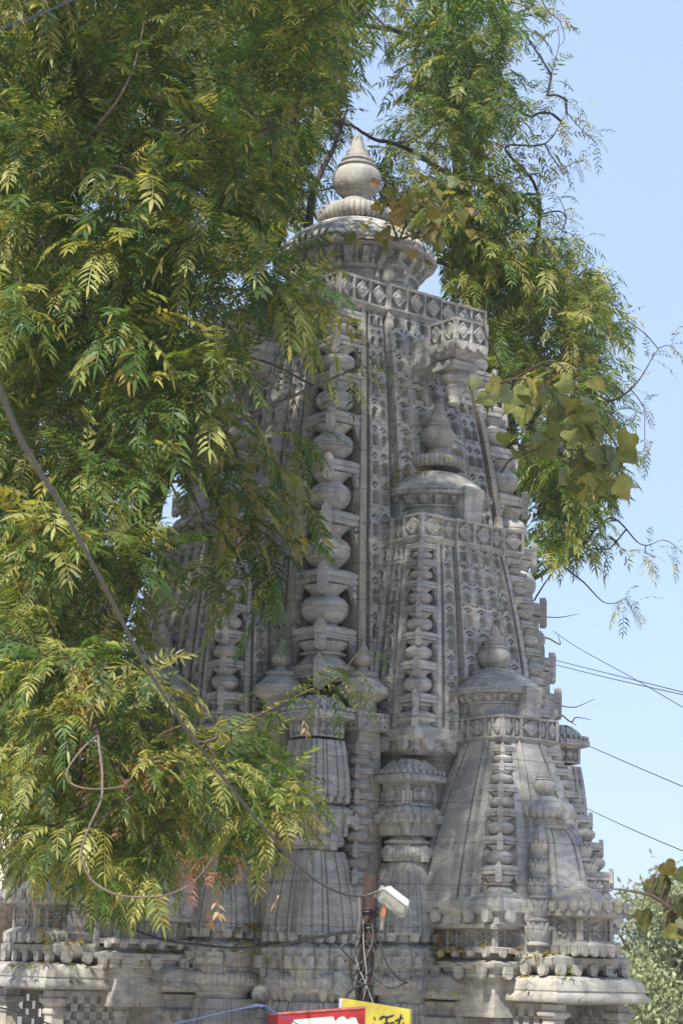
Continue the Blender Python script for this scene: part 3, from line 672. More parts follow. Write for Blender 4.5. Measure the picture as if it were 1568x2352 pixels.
# ================================================================== LEAVES
UPV = np.array((0, 0, 1.))
def nrm(v): return v/(np.linalg.norm(v, axis=-1, keepdims=True)+1e-9)
def compound(mb, O, D, L, npair, droop, col, lw=.235, ll=.19, jit=.12):
    """pinnate leaves: origins O, first directions D, lengths L, one tint each"""
    M = len(O); K = npair; d = nrm(D); r = O.copy(); step = (L/K)[:, None]
    rv = nrm(rng.normal(0, 1, (M, 3))); az = nrm(np.cross(d, UPV)+rv*.35)     # side vector
    pos = [r]; dirs = [d]; sides = []
    for k in range(K):
        d = nrm(d+np.array((0, 0, -1.))*droop[:, None]*(.6+.8*k/K)+rng.normal(0, .05, (M, 3)))
        r = r+d*step; az = nrm(az-d*np.sum(az*d, -1, keepdims=True)); pos.append(r); dirs.append(d); sides.append(az)
    pos = np.array(pos[1:]); dirs = np.array(dirs[1:]); sides = np.array(sides)             # (K,M,3)
    t = (np.arange(K)+.5)/K; prof = np.minimum(1, .55+1.1*t)*np.where(t > .8, 1-(t-.8)*1.6, 1.0)
    A = []; LD = []; BN = []; LL = []; CC = []; FD = []
    for s in (-1, 1):
        ld = nrm(dirs*.30+s*sides*.92+np.array((0, 0, -.20))+rng.normal(0, jit, dirs.shape)); FD.append(dirs)
        A.append(pos-dirs*step*(.25 if s > 0 else 0)); LD.append(ld); BN.append(nrm(np.cross(ld, np.cross(dirs, sides*s))*s+0*ld))
        LL.append(prof[:, None]*L[None, :]*ll*rng.uniform(.8, 1.2, (K, M))); CC.append(np.broadcast_to(col, (K, M, 3)))
    # terminal leaflet
    FD.append(dirs[-1:]); A.append(pos[-1:]); LD.append(nrm(dirs[-1:]+rng.normal(0, jit, dirs[-1:].shape))); BN.append(sides[-1:]); LL.append(L[None]*ll*.9); CC.append(col[None])
    A, LD, BN, CC, FD = [np.concatenate([x.reshape(-1, 3) for x in q]) for q in (A, LD, BN, CC, FD)]; LL = np.concatenate([x.ravel() for x in LL])[:, None]
    N = len(A); w = LL*lw*.5*rng.uniform(.85, 1.2, (N, 1)); B = nrm(BN-LD*np.sum(BN*LD, -1, keepdims=True)); nn = np.cross(LD, B)
    B = nrm(B+nn*rng.normal(0, .45, (N, 1)))                                               # roll of each blade
    dn = np.array((0, 0, -1.)); cur = rng.uniform(.05, .22, (N, 1)); sick = rng.normal(.0, .06, (N, 1))+.08
    p1 = A+LD*LL*.30+FD*LL*.02; p2 = A+LD*LL*.64+dn*LL*cur*.35+FD*LL*.12; p3 = A+LD*LL*.94+dn*LL*cur+FD*LL*.36
    V = np.stack((A, p1+B*w*1.0, p1-B*w, p2+B*w*.78, p2-B*w*.78, p3), 1).reshape(-1, 3)
    i = np.arange(N)[:, None]*6
    CC = CC*rng.uniform(.78, 1.25, (N, 1)); yk = rng.random(N) < .05*(CC[:, 1] > CC[:, 0]*1.02); CC = np.where(yk[:, None], np.array((.27, .24, .06)), CC)
    C = np.repeat(CC, 6, 0)
    mb.add(V, i+np.array((1, 2, 4, 3)), np.concatenate((i+np.array((0, 2, 1)), i+np.array((3, 4, 5)))), C)
    # thin rachis ribbon
    O2 = np.concatenate((O[None], pos)); rw = (L*.006)[None, :, None]; sd_ = np.concatenate((sides[:1], sides))
    P = np.stack((O2-sd_*rw, O2+sd_*rw), 2); m = K+1
    V = P.transpose(1, 0, 2, 3).reshape(-1, 3); base = (np.arange(M)*m*2)[:, None, None]; q = (np.arange(K)*2)[None, :, None]+np.array((0, 1, 3, 2))
    mb.add(V, (base+q).reshape(-1, 4), None, np.repeat(col*.8+np.array((.02, .01, 0)), m*2, 0))
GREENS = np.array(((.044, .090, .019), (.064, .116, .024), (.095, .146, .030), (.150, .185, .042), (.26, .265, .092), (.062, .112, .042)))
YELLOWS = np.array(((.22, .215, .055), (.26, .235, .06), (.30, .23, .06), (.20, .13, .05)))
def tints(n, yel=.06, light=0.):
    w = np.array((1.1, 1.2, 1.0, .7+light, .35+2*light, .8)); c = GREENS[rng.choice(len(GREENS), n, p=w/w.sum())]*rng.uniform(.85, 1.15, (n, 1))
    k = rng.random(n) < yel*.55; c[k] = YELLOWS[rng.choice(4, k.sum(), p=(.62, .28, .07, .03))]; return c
def spray(mb, T, D, n, L, npair=9, yel=.05, light=0., spread=1.0, droop=.16):
    D = nrm(np.array(D, float)); a = nrm(np.cross(D, UPV)+1e-3); b = np.cross(D, a)
    th = rng.uniform(0, 2*np.pi)+np.arange(n)*2.399; rad = np.sqrt((np.arange(n)+.5)/n)*spread
    d = D[None]*(1.05-rad*.75)[:, None]+(np.cos(th)*rad)[:, None]*a+(np.sin(th)*rad)[:, None]*b+np.array((0, 0, .22))
    O = T[None]-D[None]*(rng.uniform(0, .10, (n, 1))+.02)
    Ls = L*rng.uniform(.65, 1.2, n)*rng.uniform(.8, 1.15); compound(mb, O, d, Ls, npair, droop*rng.uniform(.6, 1.5, n), tints(n, yel, light)*rng.uniform(.8, 1.2), rng.uniform(.20, .27), rng.uniform(.17, .225), rng.uniform(.08, .2))
def inpoly(u, v, poly):
    c = False; n = len(poly)
    for i in range(n):
        x1, y1 = poly[i]; x2, y2 = poly[(i+1) % n]
        if (y1 > v) != (y2 > v) and u < (x2-x1)*(v-y1)/(y2-y1)+x1: c = not c
    return c
def scatter(poly, n, yr, holes=(), md=.20, ok=None):
    us = [p[0] for p in poly]; vs = [p[1] for p in poly]; out = []; tries = 0
    while len(out) < n and tries < n*60:
        tries += 1; u, v = random.uniform(min(us), max(us)), random.uniform(min(vs), max(vs))
        if not inpoly(u, v, poly) or any(((u-h[0])/h[2])**2+((v-h[1])/h[3])**2 < 1 for h in holes): continue
        y = yr[0]+(yr[1]-yr[0])*random.random(); T = at(u, v-35, y)
        if ok is not None and not ok(T): continue
        if out and np.min(np.linalg.norm(np.array(out)-T, axis=1)) < md: continue
        out.append(T)
    return out
def clear(T):                                      # keep the boughs out of the stone
    dx, dy, z = T[0]-X0, T[1]-Y0, T[2]
    if z > 6.6: return True
    c, s = math.cos(R(90-TH)), math.sin(R(90-TH)); lx, ly = abs(dx*c-dy*s), abs(dx*s+dy*c)
    half = np.interp(z, (-.3, .5, 1.5, 2.5, 3.3, 4.6, 5.2, 6.6), (2.9, 2.75, 2.2, 1.85, 1.6, 1.5, .95, .5))
    return max(lx, ly) > half
def limb(name, pts, radii, parent, mat=None, n=8, sides=9):
    P = spline(pts, n); rr = np.interp(np.linspace(0, 1, len(P)), np.linspace(0, 1, len(radii)), radii)
    P[1:-1] += rng.normal(0, 1, (len(P)-2, 3))*np.minimum(.008, rr[1:-1]*.12)[:, None]; mb = MB(); mb.tube(P, rr*(1+rng.normal(0, .03, len(P))), sides); mb.build(name, mat or BARK, parent, 60)
    return P
def twigs(nodes, tips, name, parent, rmin=.0035, rmax=.03, mat=None):   # join every tip to the nearest wood
    nodes = np.array(nodes); N0 = len(nodes); P = [p for p in nodes]; par = [-1]*N0; tips = np.array(tips)
    order = np.argsort([np.min(np.linalg.norm(nodes-t, axis=1)) for t in tips]); arr = np.empty((N0+len(tips), 3)); arr[:N0] = nodes; n = N0
    cost = np.zeros(N0+len(tips))
    for i in order:
        d = np.linalg.norm(arr[:n]-tips[i], axis=1)+.25*cost[:n]; j = int(np.argmin(d)); arr[n] = tips[i]; par.append(j); cost[n] = cost[j]+np.linalg.norm(arr[j]-tips[i]); n += 1
    load = np.ones(n); dirs = np.zeros((n, 3))
    for i in range(n-1, N0-1, -1): load[par[i]] += load[i]
    mb = MB()
    for i in range(N0, n):
        a, b = arr[par[i]], arr[i]; L = np.linalg.norm(b-a); m = (a+b)/2+np.array((0, 0, .10*L))+rng.normal(0, .06*L, 3)
        c = spline((a, m, b), 4); r1 = min(rmax, rmin*load[i]**.45); r0 = min(rmax, r1*1.25)
        mb.tube(c, np.linspace(r0, r1, len(c)), 5, False); dirs[i] = nrm(b-m)
    mb.build(name, mat or TWIG, parent, 60)
    res = [None]*len(tips)
    for q, i in enumerate(order): res[i] = dirs[N0+q]
    return res

# ------------------------------------------------------------------ the neem in front, on the left
neem = empty('neem_tree', (-3.3, 15.2, -6.5)); IN = Matrix.Translation((3.3, -15.2, 6.5))
tag(neem, 'large neem tree on the left, its feathery drooping leaf sprays in front of the spire', 'tree')
def adopt(o): o.matrix_parent_inverse = IN; return o
class Holder: pass
def nb(fn, *a, **k): return fn(*a, **k)
FRONT = [(-120, -60), (800, -60), (770, 110), (700, 230), (670, 370), (610, 470), (560, 560), (600, 640), (690, 720), (670, 810), (570, 880), (490, 920), (460, 1000), (400, 1100), (360, 1230), (330, 1340), (320, 1400), (310, 1440), (290, 1560), (420, 1640), (560, 1720), (690, 1820), (700, 1880), (560, 1930), (430, 1960), (330, 2040), (220, 2030), (80, 1930), (-120, 1850)]
tips = []; kinds = []
def add_tips(ts, **kw):
    for t in ts: tips.append(t); kinds.append(kw)
HOLES = [(590, 575, 60, 38), (60, 1255, 40, 45), (480, 175, 60, 40)]
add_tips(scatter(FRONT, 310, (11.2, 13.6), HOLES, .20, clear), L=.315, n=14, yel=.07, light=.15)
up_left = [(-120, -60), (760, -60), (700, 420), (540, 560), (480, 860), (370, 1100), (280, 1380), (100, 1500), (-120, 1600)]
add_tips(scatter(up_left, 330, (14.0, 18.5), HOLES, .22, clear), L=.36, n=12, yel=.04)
add_tips(scatter([(-120, 1450), (260, 1480), (420, 1640), (560, 1760), (560, 1900), (380, 2060), (200, 2080), (-60, 1940)], 62, (10.6, 12.2), (), .16), L=.26, n=11, yel=.2, light=1.1)  # paler leaf tints here stand in for sun on the low sprays
# the domed sprays, given paler tints to paint in the sunlight on them
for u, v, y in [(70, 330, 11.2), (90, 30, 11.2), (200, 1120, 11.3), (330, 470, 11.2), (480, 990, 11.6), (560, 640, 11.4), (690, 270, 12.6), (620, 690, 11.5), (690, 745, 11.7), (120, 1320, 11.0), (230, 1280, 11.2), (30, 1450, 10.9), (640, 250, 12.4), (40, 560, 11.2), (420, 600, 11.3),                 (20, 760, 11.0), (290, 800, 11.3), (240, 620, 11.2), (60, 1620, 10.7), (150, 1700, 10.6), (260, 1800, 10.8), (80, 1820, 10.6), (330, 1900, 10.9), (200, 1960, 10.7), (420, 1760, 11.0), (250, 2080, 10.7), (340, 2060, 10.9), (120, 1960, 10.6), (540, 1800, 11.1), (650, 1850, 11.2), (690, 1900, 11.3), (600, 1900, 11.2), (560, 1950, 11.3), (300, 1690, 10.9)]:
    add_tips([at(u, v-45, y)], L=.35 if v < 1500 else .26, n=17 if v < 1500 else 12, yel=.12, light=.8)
for u, v, y in [(560, 1180, 12.3), (640, 1300, 12.5), (610, 1390, 12.5), (650, 1210, 12.5), (520, 1330, 12.3), (470, 1240, 12.2), (600, 1060, 12.5), (690, 1060, 13.0), (540, 1080, 12.3), (580, 1270, 12.4), (480, 1380, 12.2), (640, 1130, 12.6), (430, 1150, 12.0)]:
    add_tips([at(u, v-45, y)], L=.34, n=8, yel=.14, light=.3)
# the part of the crown above the picture, which shades the spire
over = []
while len(over) < 150:
    T = np.array((random.uniform(-2.3, .9), random.uniform(9.7, 13.6), random.uniform(5.6, 8.4)))
    if T[2] < T[1]*math.tan(R(25.8))+.12 or T[2] > T[1]*.5+2.6: continue
    if over and np.min(np.linalg.norm(np.array(over)-T, axis=1)) < .22: continue
    over.append(T)
add_tips(over, L=.40, n=9, yel=.04)
wood = []
def wl(name, pts, radii, mat=None):
    o = limb(name, pts, radii, None, mat); wood.extend(o[::2]); return o
def lastobj(): return COL.objects[-1]
LIMBS = [('trunk', [(-3.3, 15.2, -6.6), (-3.25, 15.15, -4.0), (-3.0, 15.0, -1.5), at(-40, 1640, 14.9), at(5, 1500, 14.8), at(32, 1250, 14.6), at(70, 930, 14.4), at(120, 600, 14.2), at(200, 250, 14.0), at(280, -150, 13.8)], [.36, .27, .20, .12, .085, .075, .065, .06, .05, .04], BARK),
         ('limb', [(-3.1, 15.1, -2.6), (-2.6, 16.2, -.4), at(250, 1450, 17.0), at(350, 1150, 17.4), at(420, 900, 17.6), at(390, 780, 17.6), at(420, 500, 17.4), at(520, 100, 17.0), at(560, -100, 16.8)], [.17, .14, .12, .11, .10, .085, .07, .055, .04], BARK),
         ('limb', [at(425, 890, 17.6), at(480, 880, 17.7), at(600, 800, 17.8), at(690, 600, 17.6), at(720, 440, 17.4), at(770, 330, 17.4), at(800, 240, 17.3)], [.085, .08, .07, .05, .03, .018, .006], BARK),
         ('limb', [at(0, 1480, 14.8), at(60, 1360, 13.6), at(170, 1180, 12.6), at(350, 1040, 12.2), at(560, 960, 12.4), at(760, 870, 13.4), at(830, 840, 13.5)], [.05, .035, .026, .02, .014, .009, .004], TWIG),
         ('limb', [at(90, 800, 14.4), at(200, 640, 13.0), at(290, 520, 12.2), at(420, 560, 11.8), at(560, 620, 11.8)], [.045, .03, .02, .014, .008], TWIG),
         ('limb', [at(150, 420, 14.1), at(300, 330, 13.0), at(520, 320, 12.6), at(680, 280, 12.6)], [.04, .028, .018, .009], TWIG),
         ('limb', [at(200, 250, 14.0), at(150, -60, 12.4), at(160, -420, 11.2), at(500, -700, 10.6), at(900, -760, 10.4)], [.05, .045, .04, .03, .015], BARK),
         ('limb', [at(160, -420, 11.2), at(-200, -700, 10.2), at(-100, -1000, 9.4)], [.035, .025, .012], BARK),
         ('limb', [at(280, -150, 13.8), at(600, -500, 12.6), at(1000, -520, 12.2)], [.04, .03, .012], BARK),
         ('limb', [at(-40, 1640, 14.9), at(20, 1500, 13.2), at(110, 1500, 11.4), at(180, 1560, 11.0), at(225, 1690, 10.8)], [.055, .035, .024, .018, .014], TWIG),
         ('limb', [at(110, 1500, 11.4), at(300, 1540, 11.3), at(385, 1610, 11.2), at(430, 1680, 11.2), at(470, 1705, 11.2), at(560, 1660, 11.25), at(700, 1590, 11.3), at(770, 1560, 11.35), at(825, 1495, 11.4)], [.016, .013, .011, .010, .0085, .006, .005, .004, .002], TWIG),
         ('limb', [at(470, 1705, 11.2), at(540, 1800, 11.25), at(640, 1860, 11.3)], [.009, .007, .004], TWIG),
         ('twig', [at(225, 1690, 10.52), at(235, 1780, 10.47), at(232, 1840, 10.42), at(205, 1900, 10.42), at(188, 1960, 10.42), at(210, 2020, 10.42), at(270, 2055, 10.42), at(350, 2060, 10.47), at(400, 2050, 10.52), at(450, 2020, 10.52), at(490, 1970, 10.57)], [.0075, .0068, .0062, .006, .0058, .0053, .005, .0044, .0036, .003, .002], PALETWIG),
         ('twig', [at(225, 1690, 10.52), at(190, 1720, 10.42), at(155, 1770, 10.37), at(165, 1800, 10.37), at(210, 1812, 10.37), at(270, 1808, 10.42), at(300, 1790, 10.42)], [.006, .0055, .005, .0047, .004, .0034, .002], PALETWIG),
         ('twig', [at(185, 330, 12.2), at(215, 300, 11.4), at(270, 230, 11.2), at(305, 160, 11.2), at(325, 85, 11.2), at(332, 45, 11.2)], [.011, .009, .007, .006, .005, .003], PALETWIG),
         ('twig', [at(280, 720, 12.0), at(300, 770, 11.5), at(340, 795, 11.5), at(385, 770, 11.5), at(410, 690, 11.5), at(412, 650, 11.5)], [.008, .007, .007, .006, .005, .003], PALETWIG)]
for nm, pts, rad, mt in LIMBS:
    P = limb(nm, pts, rad, None, mt); adopt(COL.objects[-1]).parent = neem; adopt(COL.objects[-1])
    if nm != 'twig': wood.extend(P[4::2] if nm == 'trunk' else P[::2])
dirs = twigs(wood, tips, 'twig_canopy', None); o = COL.objects[-1]; o.parent = neem; adopt(o)
mb = MB()
for T, k, dd in zip(tips, kinds, dirs):
    spray(mb, T, dd*.8+np.array((0, -.15, .45))+rng.normal(0, .2, 3), k['n'], k['L']*1.15, 12, k.get('yel', .05), k.get('light', 0), droop=.135)
# sparse leaves on the two thin boughs that cross the spire
for pts, n, yl in (([at(560, 960, 12.4), at(760, 870, 13.4), at(830, 840, 13.5)], 16, .45), ([at(560, 1660, 11.25), at(700, 1590, 11.3), at(770, 1560, 11.35), at(825, 1500, 11.4)], 26, .22)):
    c = spline(pts, 20); I = rng.integers(3, len(c), n); compound(mb, c[I], rng.normal(0, .5, (n, 3))+np.array((.3, -.1, .1)), rng.uniform(.2, .32, n), 7, rng.uniform(.15, .3, n), tints(n, yl, .5))
# young reddish shoots and brown dead leaves low down
n = 22; O = np.array([at(random.uniform(300, 420), random.uniform(1640, 1800), 10.7) if i < 12 else at(random.uniform(430, 510), random.uniform(1950, 2010), 10.8) for i in range(n)])
compound(mb, O, rng.normal(0, .6, (n, 3)), rng.uniform(.10, .2, n), 6, rng.uniform(.15, .3, n), np.array(((.26, .07, .05), (.33, .12, .08), (.22, .10, .04)))[rng.integers(0, 3, n)], .2, .24)
n = 24; O = np.array([at(random.uniform(40, 700), random.uniform(1600, 2080), random.uniform(10.5, 10.9)) for i in range(n)])
compound(mb, O, rng.normal(0, .4, (n, 3))+np.array((0, 0, -.6)), rng.uniform(.06, .11, n), 2, rng.uniform(.3, .5, n), np.array(((.30, .17, .09), (.36, .25, .14), (.20, .12, .06)))[rng.integers(0, 3, n)], .34, .5)
o = mb.build('crown', LEAF, None, 0); o.parent = neem; adopt(o)

# ------------------------------------------------------------------ the neem behind the spire
back = empty('neem_tree', (1.6, 21.5, -6.5)); IN2 = Matrix.Translation((-1.6, -21.5, 6.5))
tag(back, 'tall neem tree standing behind the spire, its thin right branches open against the blue sky', 'tree')
tips = []; kinds = []
BACK = [(560, -60), (1270, -60), (1255, 40), (1170, 110), (1195, 230), (1205, 320), (1110, 350), (1130, 430), (1240, 520), (1320, 580), (1330, 650), (1420, 700), (1430, 780), (1400, 860), (1470, 940), (1470, 1050), (1400, 1090), (1370, 1240), (1310, 1310), (1240, 1230), (1200, 1100), (1120, 860), (1000, 600), (880, 450), (870, 330), (930, 300), (935, 190), (845, 95), (770, 120), (760, 240), (700, 480), (560, 560)]
ok2 = lambda T: True
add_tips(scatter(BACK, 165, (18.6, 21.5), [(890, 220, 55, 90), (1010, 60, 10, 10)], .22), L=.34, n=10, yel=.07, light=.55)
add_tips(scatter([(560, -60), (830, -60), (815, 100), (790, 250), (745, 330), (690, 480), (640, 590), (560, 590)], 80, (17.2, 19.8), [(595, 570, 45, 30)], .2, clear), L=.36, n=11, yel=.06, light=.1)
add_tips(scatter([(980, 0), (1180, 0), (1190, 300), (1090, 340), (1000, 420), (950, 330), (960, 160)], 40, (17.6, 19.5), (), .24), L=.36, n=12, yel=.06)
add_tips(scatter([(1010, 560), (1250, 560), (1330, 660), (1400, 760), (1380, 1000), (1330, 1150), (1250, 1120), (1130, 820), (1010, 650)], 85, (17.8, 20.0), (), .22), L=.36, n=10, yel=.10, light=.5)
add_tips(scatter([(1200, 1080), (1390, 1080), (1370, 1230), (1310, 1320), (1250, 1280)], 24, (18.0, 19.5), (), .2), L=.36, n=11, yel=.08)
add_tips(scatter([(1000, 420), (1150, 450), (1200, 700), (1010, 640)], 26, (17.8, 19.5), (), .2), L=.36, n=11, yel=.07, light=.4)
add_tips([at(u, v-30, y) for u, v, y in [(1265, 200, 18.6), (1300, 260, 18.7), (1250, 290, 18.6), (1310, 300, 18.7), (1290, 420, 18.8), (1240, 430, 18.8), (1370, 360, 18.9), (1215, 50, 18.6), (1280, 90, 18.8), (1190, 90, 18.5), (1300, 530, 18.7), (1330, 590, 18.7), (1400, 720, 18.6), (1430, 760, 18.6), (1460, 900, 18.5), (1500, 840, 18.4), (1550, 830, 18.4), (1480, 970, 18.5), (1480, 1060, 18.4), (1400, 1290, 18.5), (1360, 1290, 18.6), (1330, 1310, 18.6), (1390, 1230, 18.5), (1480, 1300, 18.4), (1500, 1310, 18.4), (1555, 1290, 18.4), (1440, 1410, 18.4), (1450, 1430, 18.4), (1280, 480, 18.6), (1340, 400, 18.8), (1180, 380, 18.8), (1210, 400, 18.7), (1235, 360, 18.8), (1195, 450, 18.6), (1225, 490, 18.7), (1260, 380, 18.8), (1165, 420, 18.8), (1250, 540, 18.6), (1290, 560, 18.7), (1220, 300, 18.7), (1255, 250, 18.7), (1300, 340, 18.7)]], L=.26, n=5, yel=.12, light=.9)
wood = []
LIMBS2 = [('trunk', [(1.6, 21.5, -6.6), (1.6, 21.4, -3), (1.7, 21.2, .5), at(1180, 1500, 20.6), at(1180, 1100, 20.4), at(1120, 780, 20.2), at(1060, 420, 20.0), at(1000, 100, 20), at(960, -150, 20)], [.34, .27, .2, .15, .12, .10, .08, .06, .04]),
          ('limb', [at(1120, 780, 20.2), at(1160, 700, 19.6), at(1230, 560, 19.2), at(1230, 430, 19.0), at(1160, 340, 18.9), at(1250, 330, 18.8), at(1300, 260, 18.7)], [.06, .05, .035, .025, .018, .012, .006]),
          ('limb', [at(1180, 1100, 20.4), at(1230, 950, 19.6), at(1320, 890, 19.0), at(1400, 920, 18.7), at(1460, 880, 18.5), at(1510, 800, 18.4)], [.06, .045, .03, .02, .012, .005]),
          ('limb', [at(1180, 1350, 20.5), at(1240, 1320, 19.6), at(1320, 1270, 19.0), at(1400, 1190, 18.6), at(1470, 1250, 18.4), at(1520, 1240, 18.4)], [.05, .035, .022, .014, .009, .004]),
          ('limb', [at(1180, 1400, 20.5), at(1250, 1290, 19.2), at(1330, 1330, 18.8), at(1390, 1385, 18.5), at(1450, 1370, 18.4)], [.03, .018, .012, .007, .003]),
          ('limb', [at(1060, 420, 20.0), at(930, 340, 19), at(860, 320, 18.6), at(810, 290, 18.4), at(780, 285, 18.3)], [.05, .035, .028, .02, .01]),
          ('limb', [at(1000, 100, 20), at(850, 60, 19.2), at(700, 80, 18.8), at(620, 200, 18.6)], [.05, .04, .03, .02]),
          ('limb', [at(1090, 560, 20.1), at(960, 600, 18.7), at(860, 430, 18.5), at(720, 440, 18.5)], [.05, .04, .02, .01]),
          ('twig', [at(1210, -60, 19), at(1255, 20, 18.6), at(1285, 50, 18.5), at(1295, 90, 18.5), at(1280, 110, 18.5)], [.012, .009, .007, .005, .003]),
          ('twig', [at(1240, 1640, 18.6), at(1280, 1622, 18.4), at(1320, 1624, 18.3), at(1366, 1605, 18.2)], [.012, .009, .007, .003]),
          ('twig', [at(1240, 1620, 18.6), at(1285, 1640, 18.4), at(1310, 1658, 18.3), at(1322, 1648, 18.2), at(1356, 1653, 18.2)], [.014, .012, .010, .008, .003]),
          ('twig', [at(1310, 1658, 18.3), at(1322, 1666, 18.2)], [.008, .003]),
          ('twig', [at(1225, 1380, 18.6), at(1250, 1340, 18.4), at(1280, 1300, 18.3), at(1300, 1270, 18.2)], [.014, .011, .008, .003]),
          ('twig', [at(1235, 1460, 18.6), at(1262, 1468, 18.4), at(1285, 1480, 18.3), at(1280, 1460, 18.3)], [.014, .012, .009, .004]),
          ('twig', [at(1230, 1415, 18.6), at(1280, 1418, 18.4), at(1330, 1410, 18.3)], [.009, .007, .003]),
          ('twig', [at(930, 40, 19), at(955, 120, 18.7), at(975, 160, 18.6)], [.012, .008, .004]),
          ('twig', [at(880, 70, 19), at(888, 130, 18.7), at(905, 165, 18.6), at(935, 172, 18.6)], [.01, .007, .005, .003])]
for nm, pts, rad in LIMBS2:
    P = limb(nm, pts, np.array(rad)*(.8 if nm == 'trunk' else .62), None, BARK); o = COL.objects[-1]; o.parent = back; o.matrix_parent_inverse = IN2
    if nm != 'twig': wood.extend(P[12::2] if nm == 'trunk' else P[::2])
dirs = twigs(wood, tips, 'twig_canopy', None, mat=BARK); o = COL.objects[-1]; o.parent = back; o.matrix_parent_inverse = IN2
mb = MB()
for T, k, dd in zip(tips, kinds, dirs): spray(mb, T, dd*.7+np.array((.1, -.1, .35))+rng.normal(0, .25, 3), k['n'], k['L']*1.12, 12 if k['n'] > 6 else 7, k.get('yel', .05), k.get('light', 0))
o = mb.build('crown', LEAF, None, 0); o.parent = back; o.matrix_parent_inverse = IN2
# bare broken branches that stick out behind the right edge of the spire
# ------------------------------------------------------------------ peepal saplings rooted in the masonry
def heart(mb, O, D, N, L, col):                    # heart-shaped blades with a drip tip; O stalk end, D pointing to the tip, N face
    out = np.array(((0, 0), (.10, .30), (.02, .46), (.30, .52), (.52, .38), (.72, .20), (.86, .06), (1.12, 0.0)))
    for o, d, n_, l, c in zip(O, D, N, L, col):
        d = nrm(d); b = nrm(np.cross(n_, d)); n = np.cross(d, b); V = [o]; pts = [(.06, 0), (-.05, .26), (.06, .44), (.26, .50), (.48, .40), (.68, .22), (.84, .07), (1.15, 0)]
        cup = rng.uniform(-.12, .22); sag = rng.uniform(.0, .22)
        P = lambda x, y: o+l*(x*d+y*b*.95+n*(cup*abs(y)-sag*x*x))
        mid = [P(x, 0) for x in (.06, .26, .48, .68, .86, 1.15)]; R_ = [P(x, y) for x, y in pts[1:7]]; L_ = [P(x, -y) for x, y in pts[1:7]]
        V = mid+R_+L_; f3 = []; f4 = []
        for s, q in ((6, 1), (12, -1)):
            T3 = [(0, s, s+1), (0, s+1, s+2), (4, s+5, 5)]; Q4 = [(0, s+2, s+3, 2), (2, s+3, s+4, 3), (3, s+4, s+5, 4)]; T3.append((0, 2, 1))
            f3 += [t[::q] for t in T3]; f4 += [t[::q] for t in Q4]
        C = np.array([c*rng.uniform(.9, 1.1) for _ in V]); C[0:6] *= 1.18; mb.add(V, f4, f3, C)
PT = np.array(((.085, .112, .032), (.115, .132, .036), (.155, .15, .035), (.21, .175, .04), (.26, .18, .07), (.10, .125, .065), (.22, .12, .06)))
def peepal(label, root, boughs, leaves, L, w, seed, dim=1.0):
    t = empty('peepal_sapling', root); inv = Matrix.Translation(-Vector(root)); tag(t, label, 'plant', 'peepal saplings sprouting from the masonry')
    mb = MB()
    paths = []
    for b in boughs: c = spline(b, 8); mb.tube(c, np.linspace(.010, .0035, len(c)), 6); paths.append(c)
    lm = MB(); pts = np.vstack([c[len(c)//4:] for c in paths])
    for (c0, spread, n) in leaves:
        O = np.array(c0)+rng.normal(0, 1, (n, 3))*np.array(spread); D = rng.normal(0, .5, (n, 3))+np.array((.15, -.05, -.75)); N = rng.normal(0, .62, (n, 3))+np.array((.1, -1.0, .35))
        for o, d in zip(O, D):
            j = np.argmin(np.linalg.norm(pts-o, axis=1)); a = pts[j]; mb.tube(spline((a, (a+o)/2+np.array((0, 0, .03)), o), 4), .0024, 5, False)
        heart(lm, O, D, N, L*rng.uniform(.5, 1.05, n), PT[rng.choice(7, n, p=w)]*dim)
    o = mb.build('stem', TWIG, None, 60); o.parent = t; o.matrix_parent_inverse = inv
    o = lm.build('foliage', PEEPAL, None, 0); o.parent = t; o.matrix_parent_inverse = inv
yA = 15.35
peepal('yellowing peepal sapling sprouting from the top disc below the stone finial', tuple(at(915, 560, 15.5)),
       [[at(915, 560, 15.5), at(935, 510, 15.3), at(980, 470, 15.2), at(1060, 460, 15.2)], [at(915, 560, 15.5), at(900, 500, 15.3), at(920, 450, 15.2)], [at(920, 550, 15.5), at(980, 520, 15.2), at(1030, 440, 15.2), at(965, 390, 15.2)], [at(915, 555, 15.5), at(800, 545, 15.25), at(780, 535, 15.2)]],
       [(at(905, 470, 15.2), (.09, .08, .10), 14), (at(970, 460, 15.2), (.14, .10, .11), 20), (at(1060, 470, 15.2), (.10, .10, .08), 10), (at(965, 540, 15.15), (.08, .08, .09), 14), (at(800, 545, 15.15), (.07, .05, .03), 4), (at(880, 540, 15.2), (.10, .05, .03), 8), (at(985, 400, 15.3), (.08, .08, .06), 5)], .125, (.16, .24, .26, .14, .06, .10, .04), 1)
peepal('green peepal sapling with broad heart leaves growing out of the right side of the spire', tuple(at(1110, 905, 15.0)),
       [[at(1110, 905, 15.0), at(1150, 850, 14.8), at(1112, 760, 14.7), at(1118, 690, 14.7)], [at(1112, 905, 15.0), at(1180, 870, 14.7), at(1280, 900, 14.6), at(1400, 1000, 14.5), at(1430, 1080, 14.5)], [at(1150, 1085, 15.0), at(1180, 1050, 14.8), at(1260, 1030, 14.6), at(1370, 1040, 14.5)], [at(1180, 870, 14.7), at(1270, 830, 14.6), at(1330, 900, 14.5)]],
       [(at(1115, 880, 14.8), (.05, .05, .06), 6), (at(1230, 900, 14.6), (.14, .12, .07), 16), (at(1330, 960, 14.5), (.13, .12, .08), 20), (at(1390, 1050, 14.5), (.08, .10, .12), 18), (at(1260, 1010, 14.6), (.13, .1, .06), 10), (at(1350, 1100, 14.6), (.10, .08, .09), 10)], .18, (.30, .26, .15, .07, .01, .20, .01), 2, 1.2)
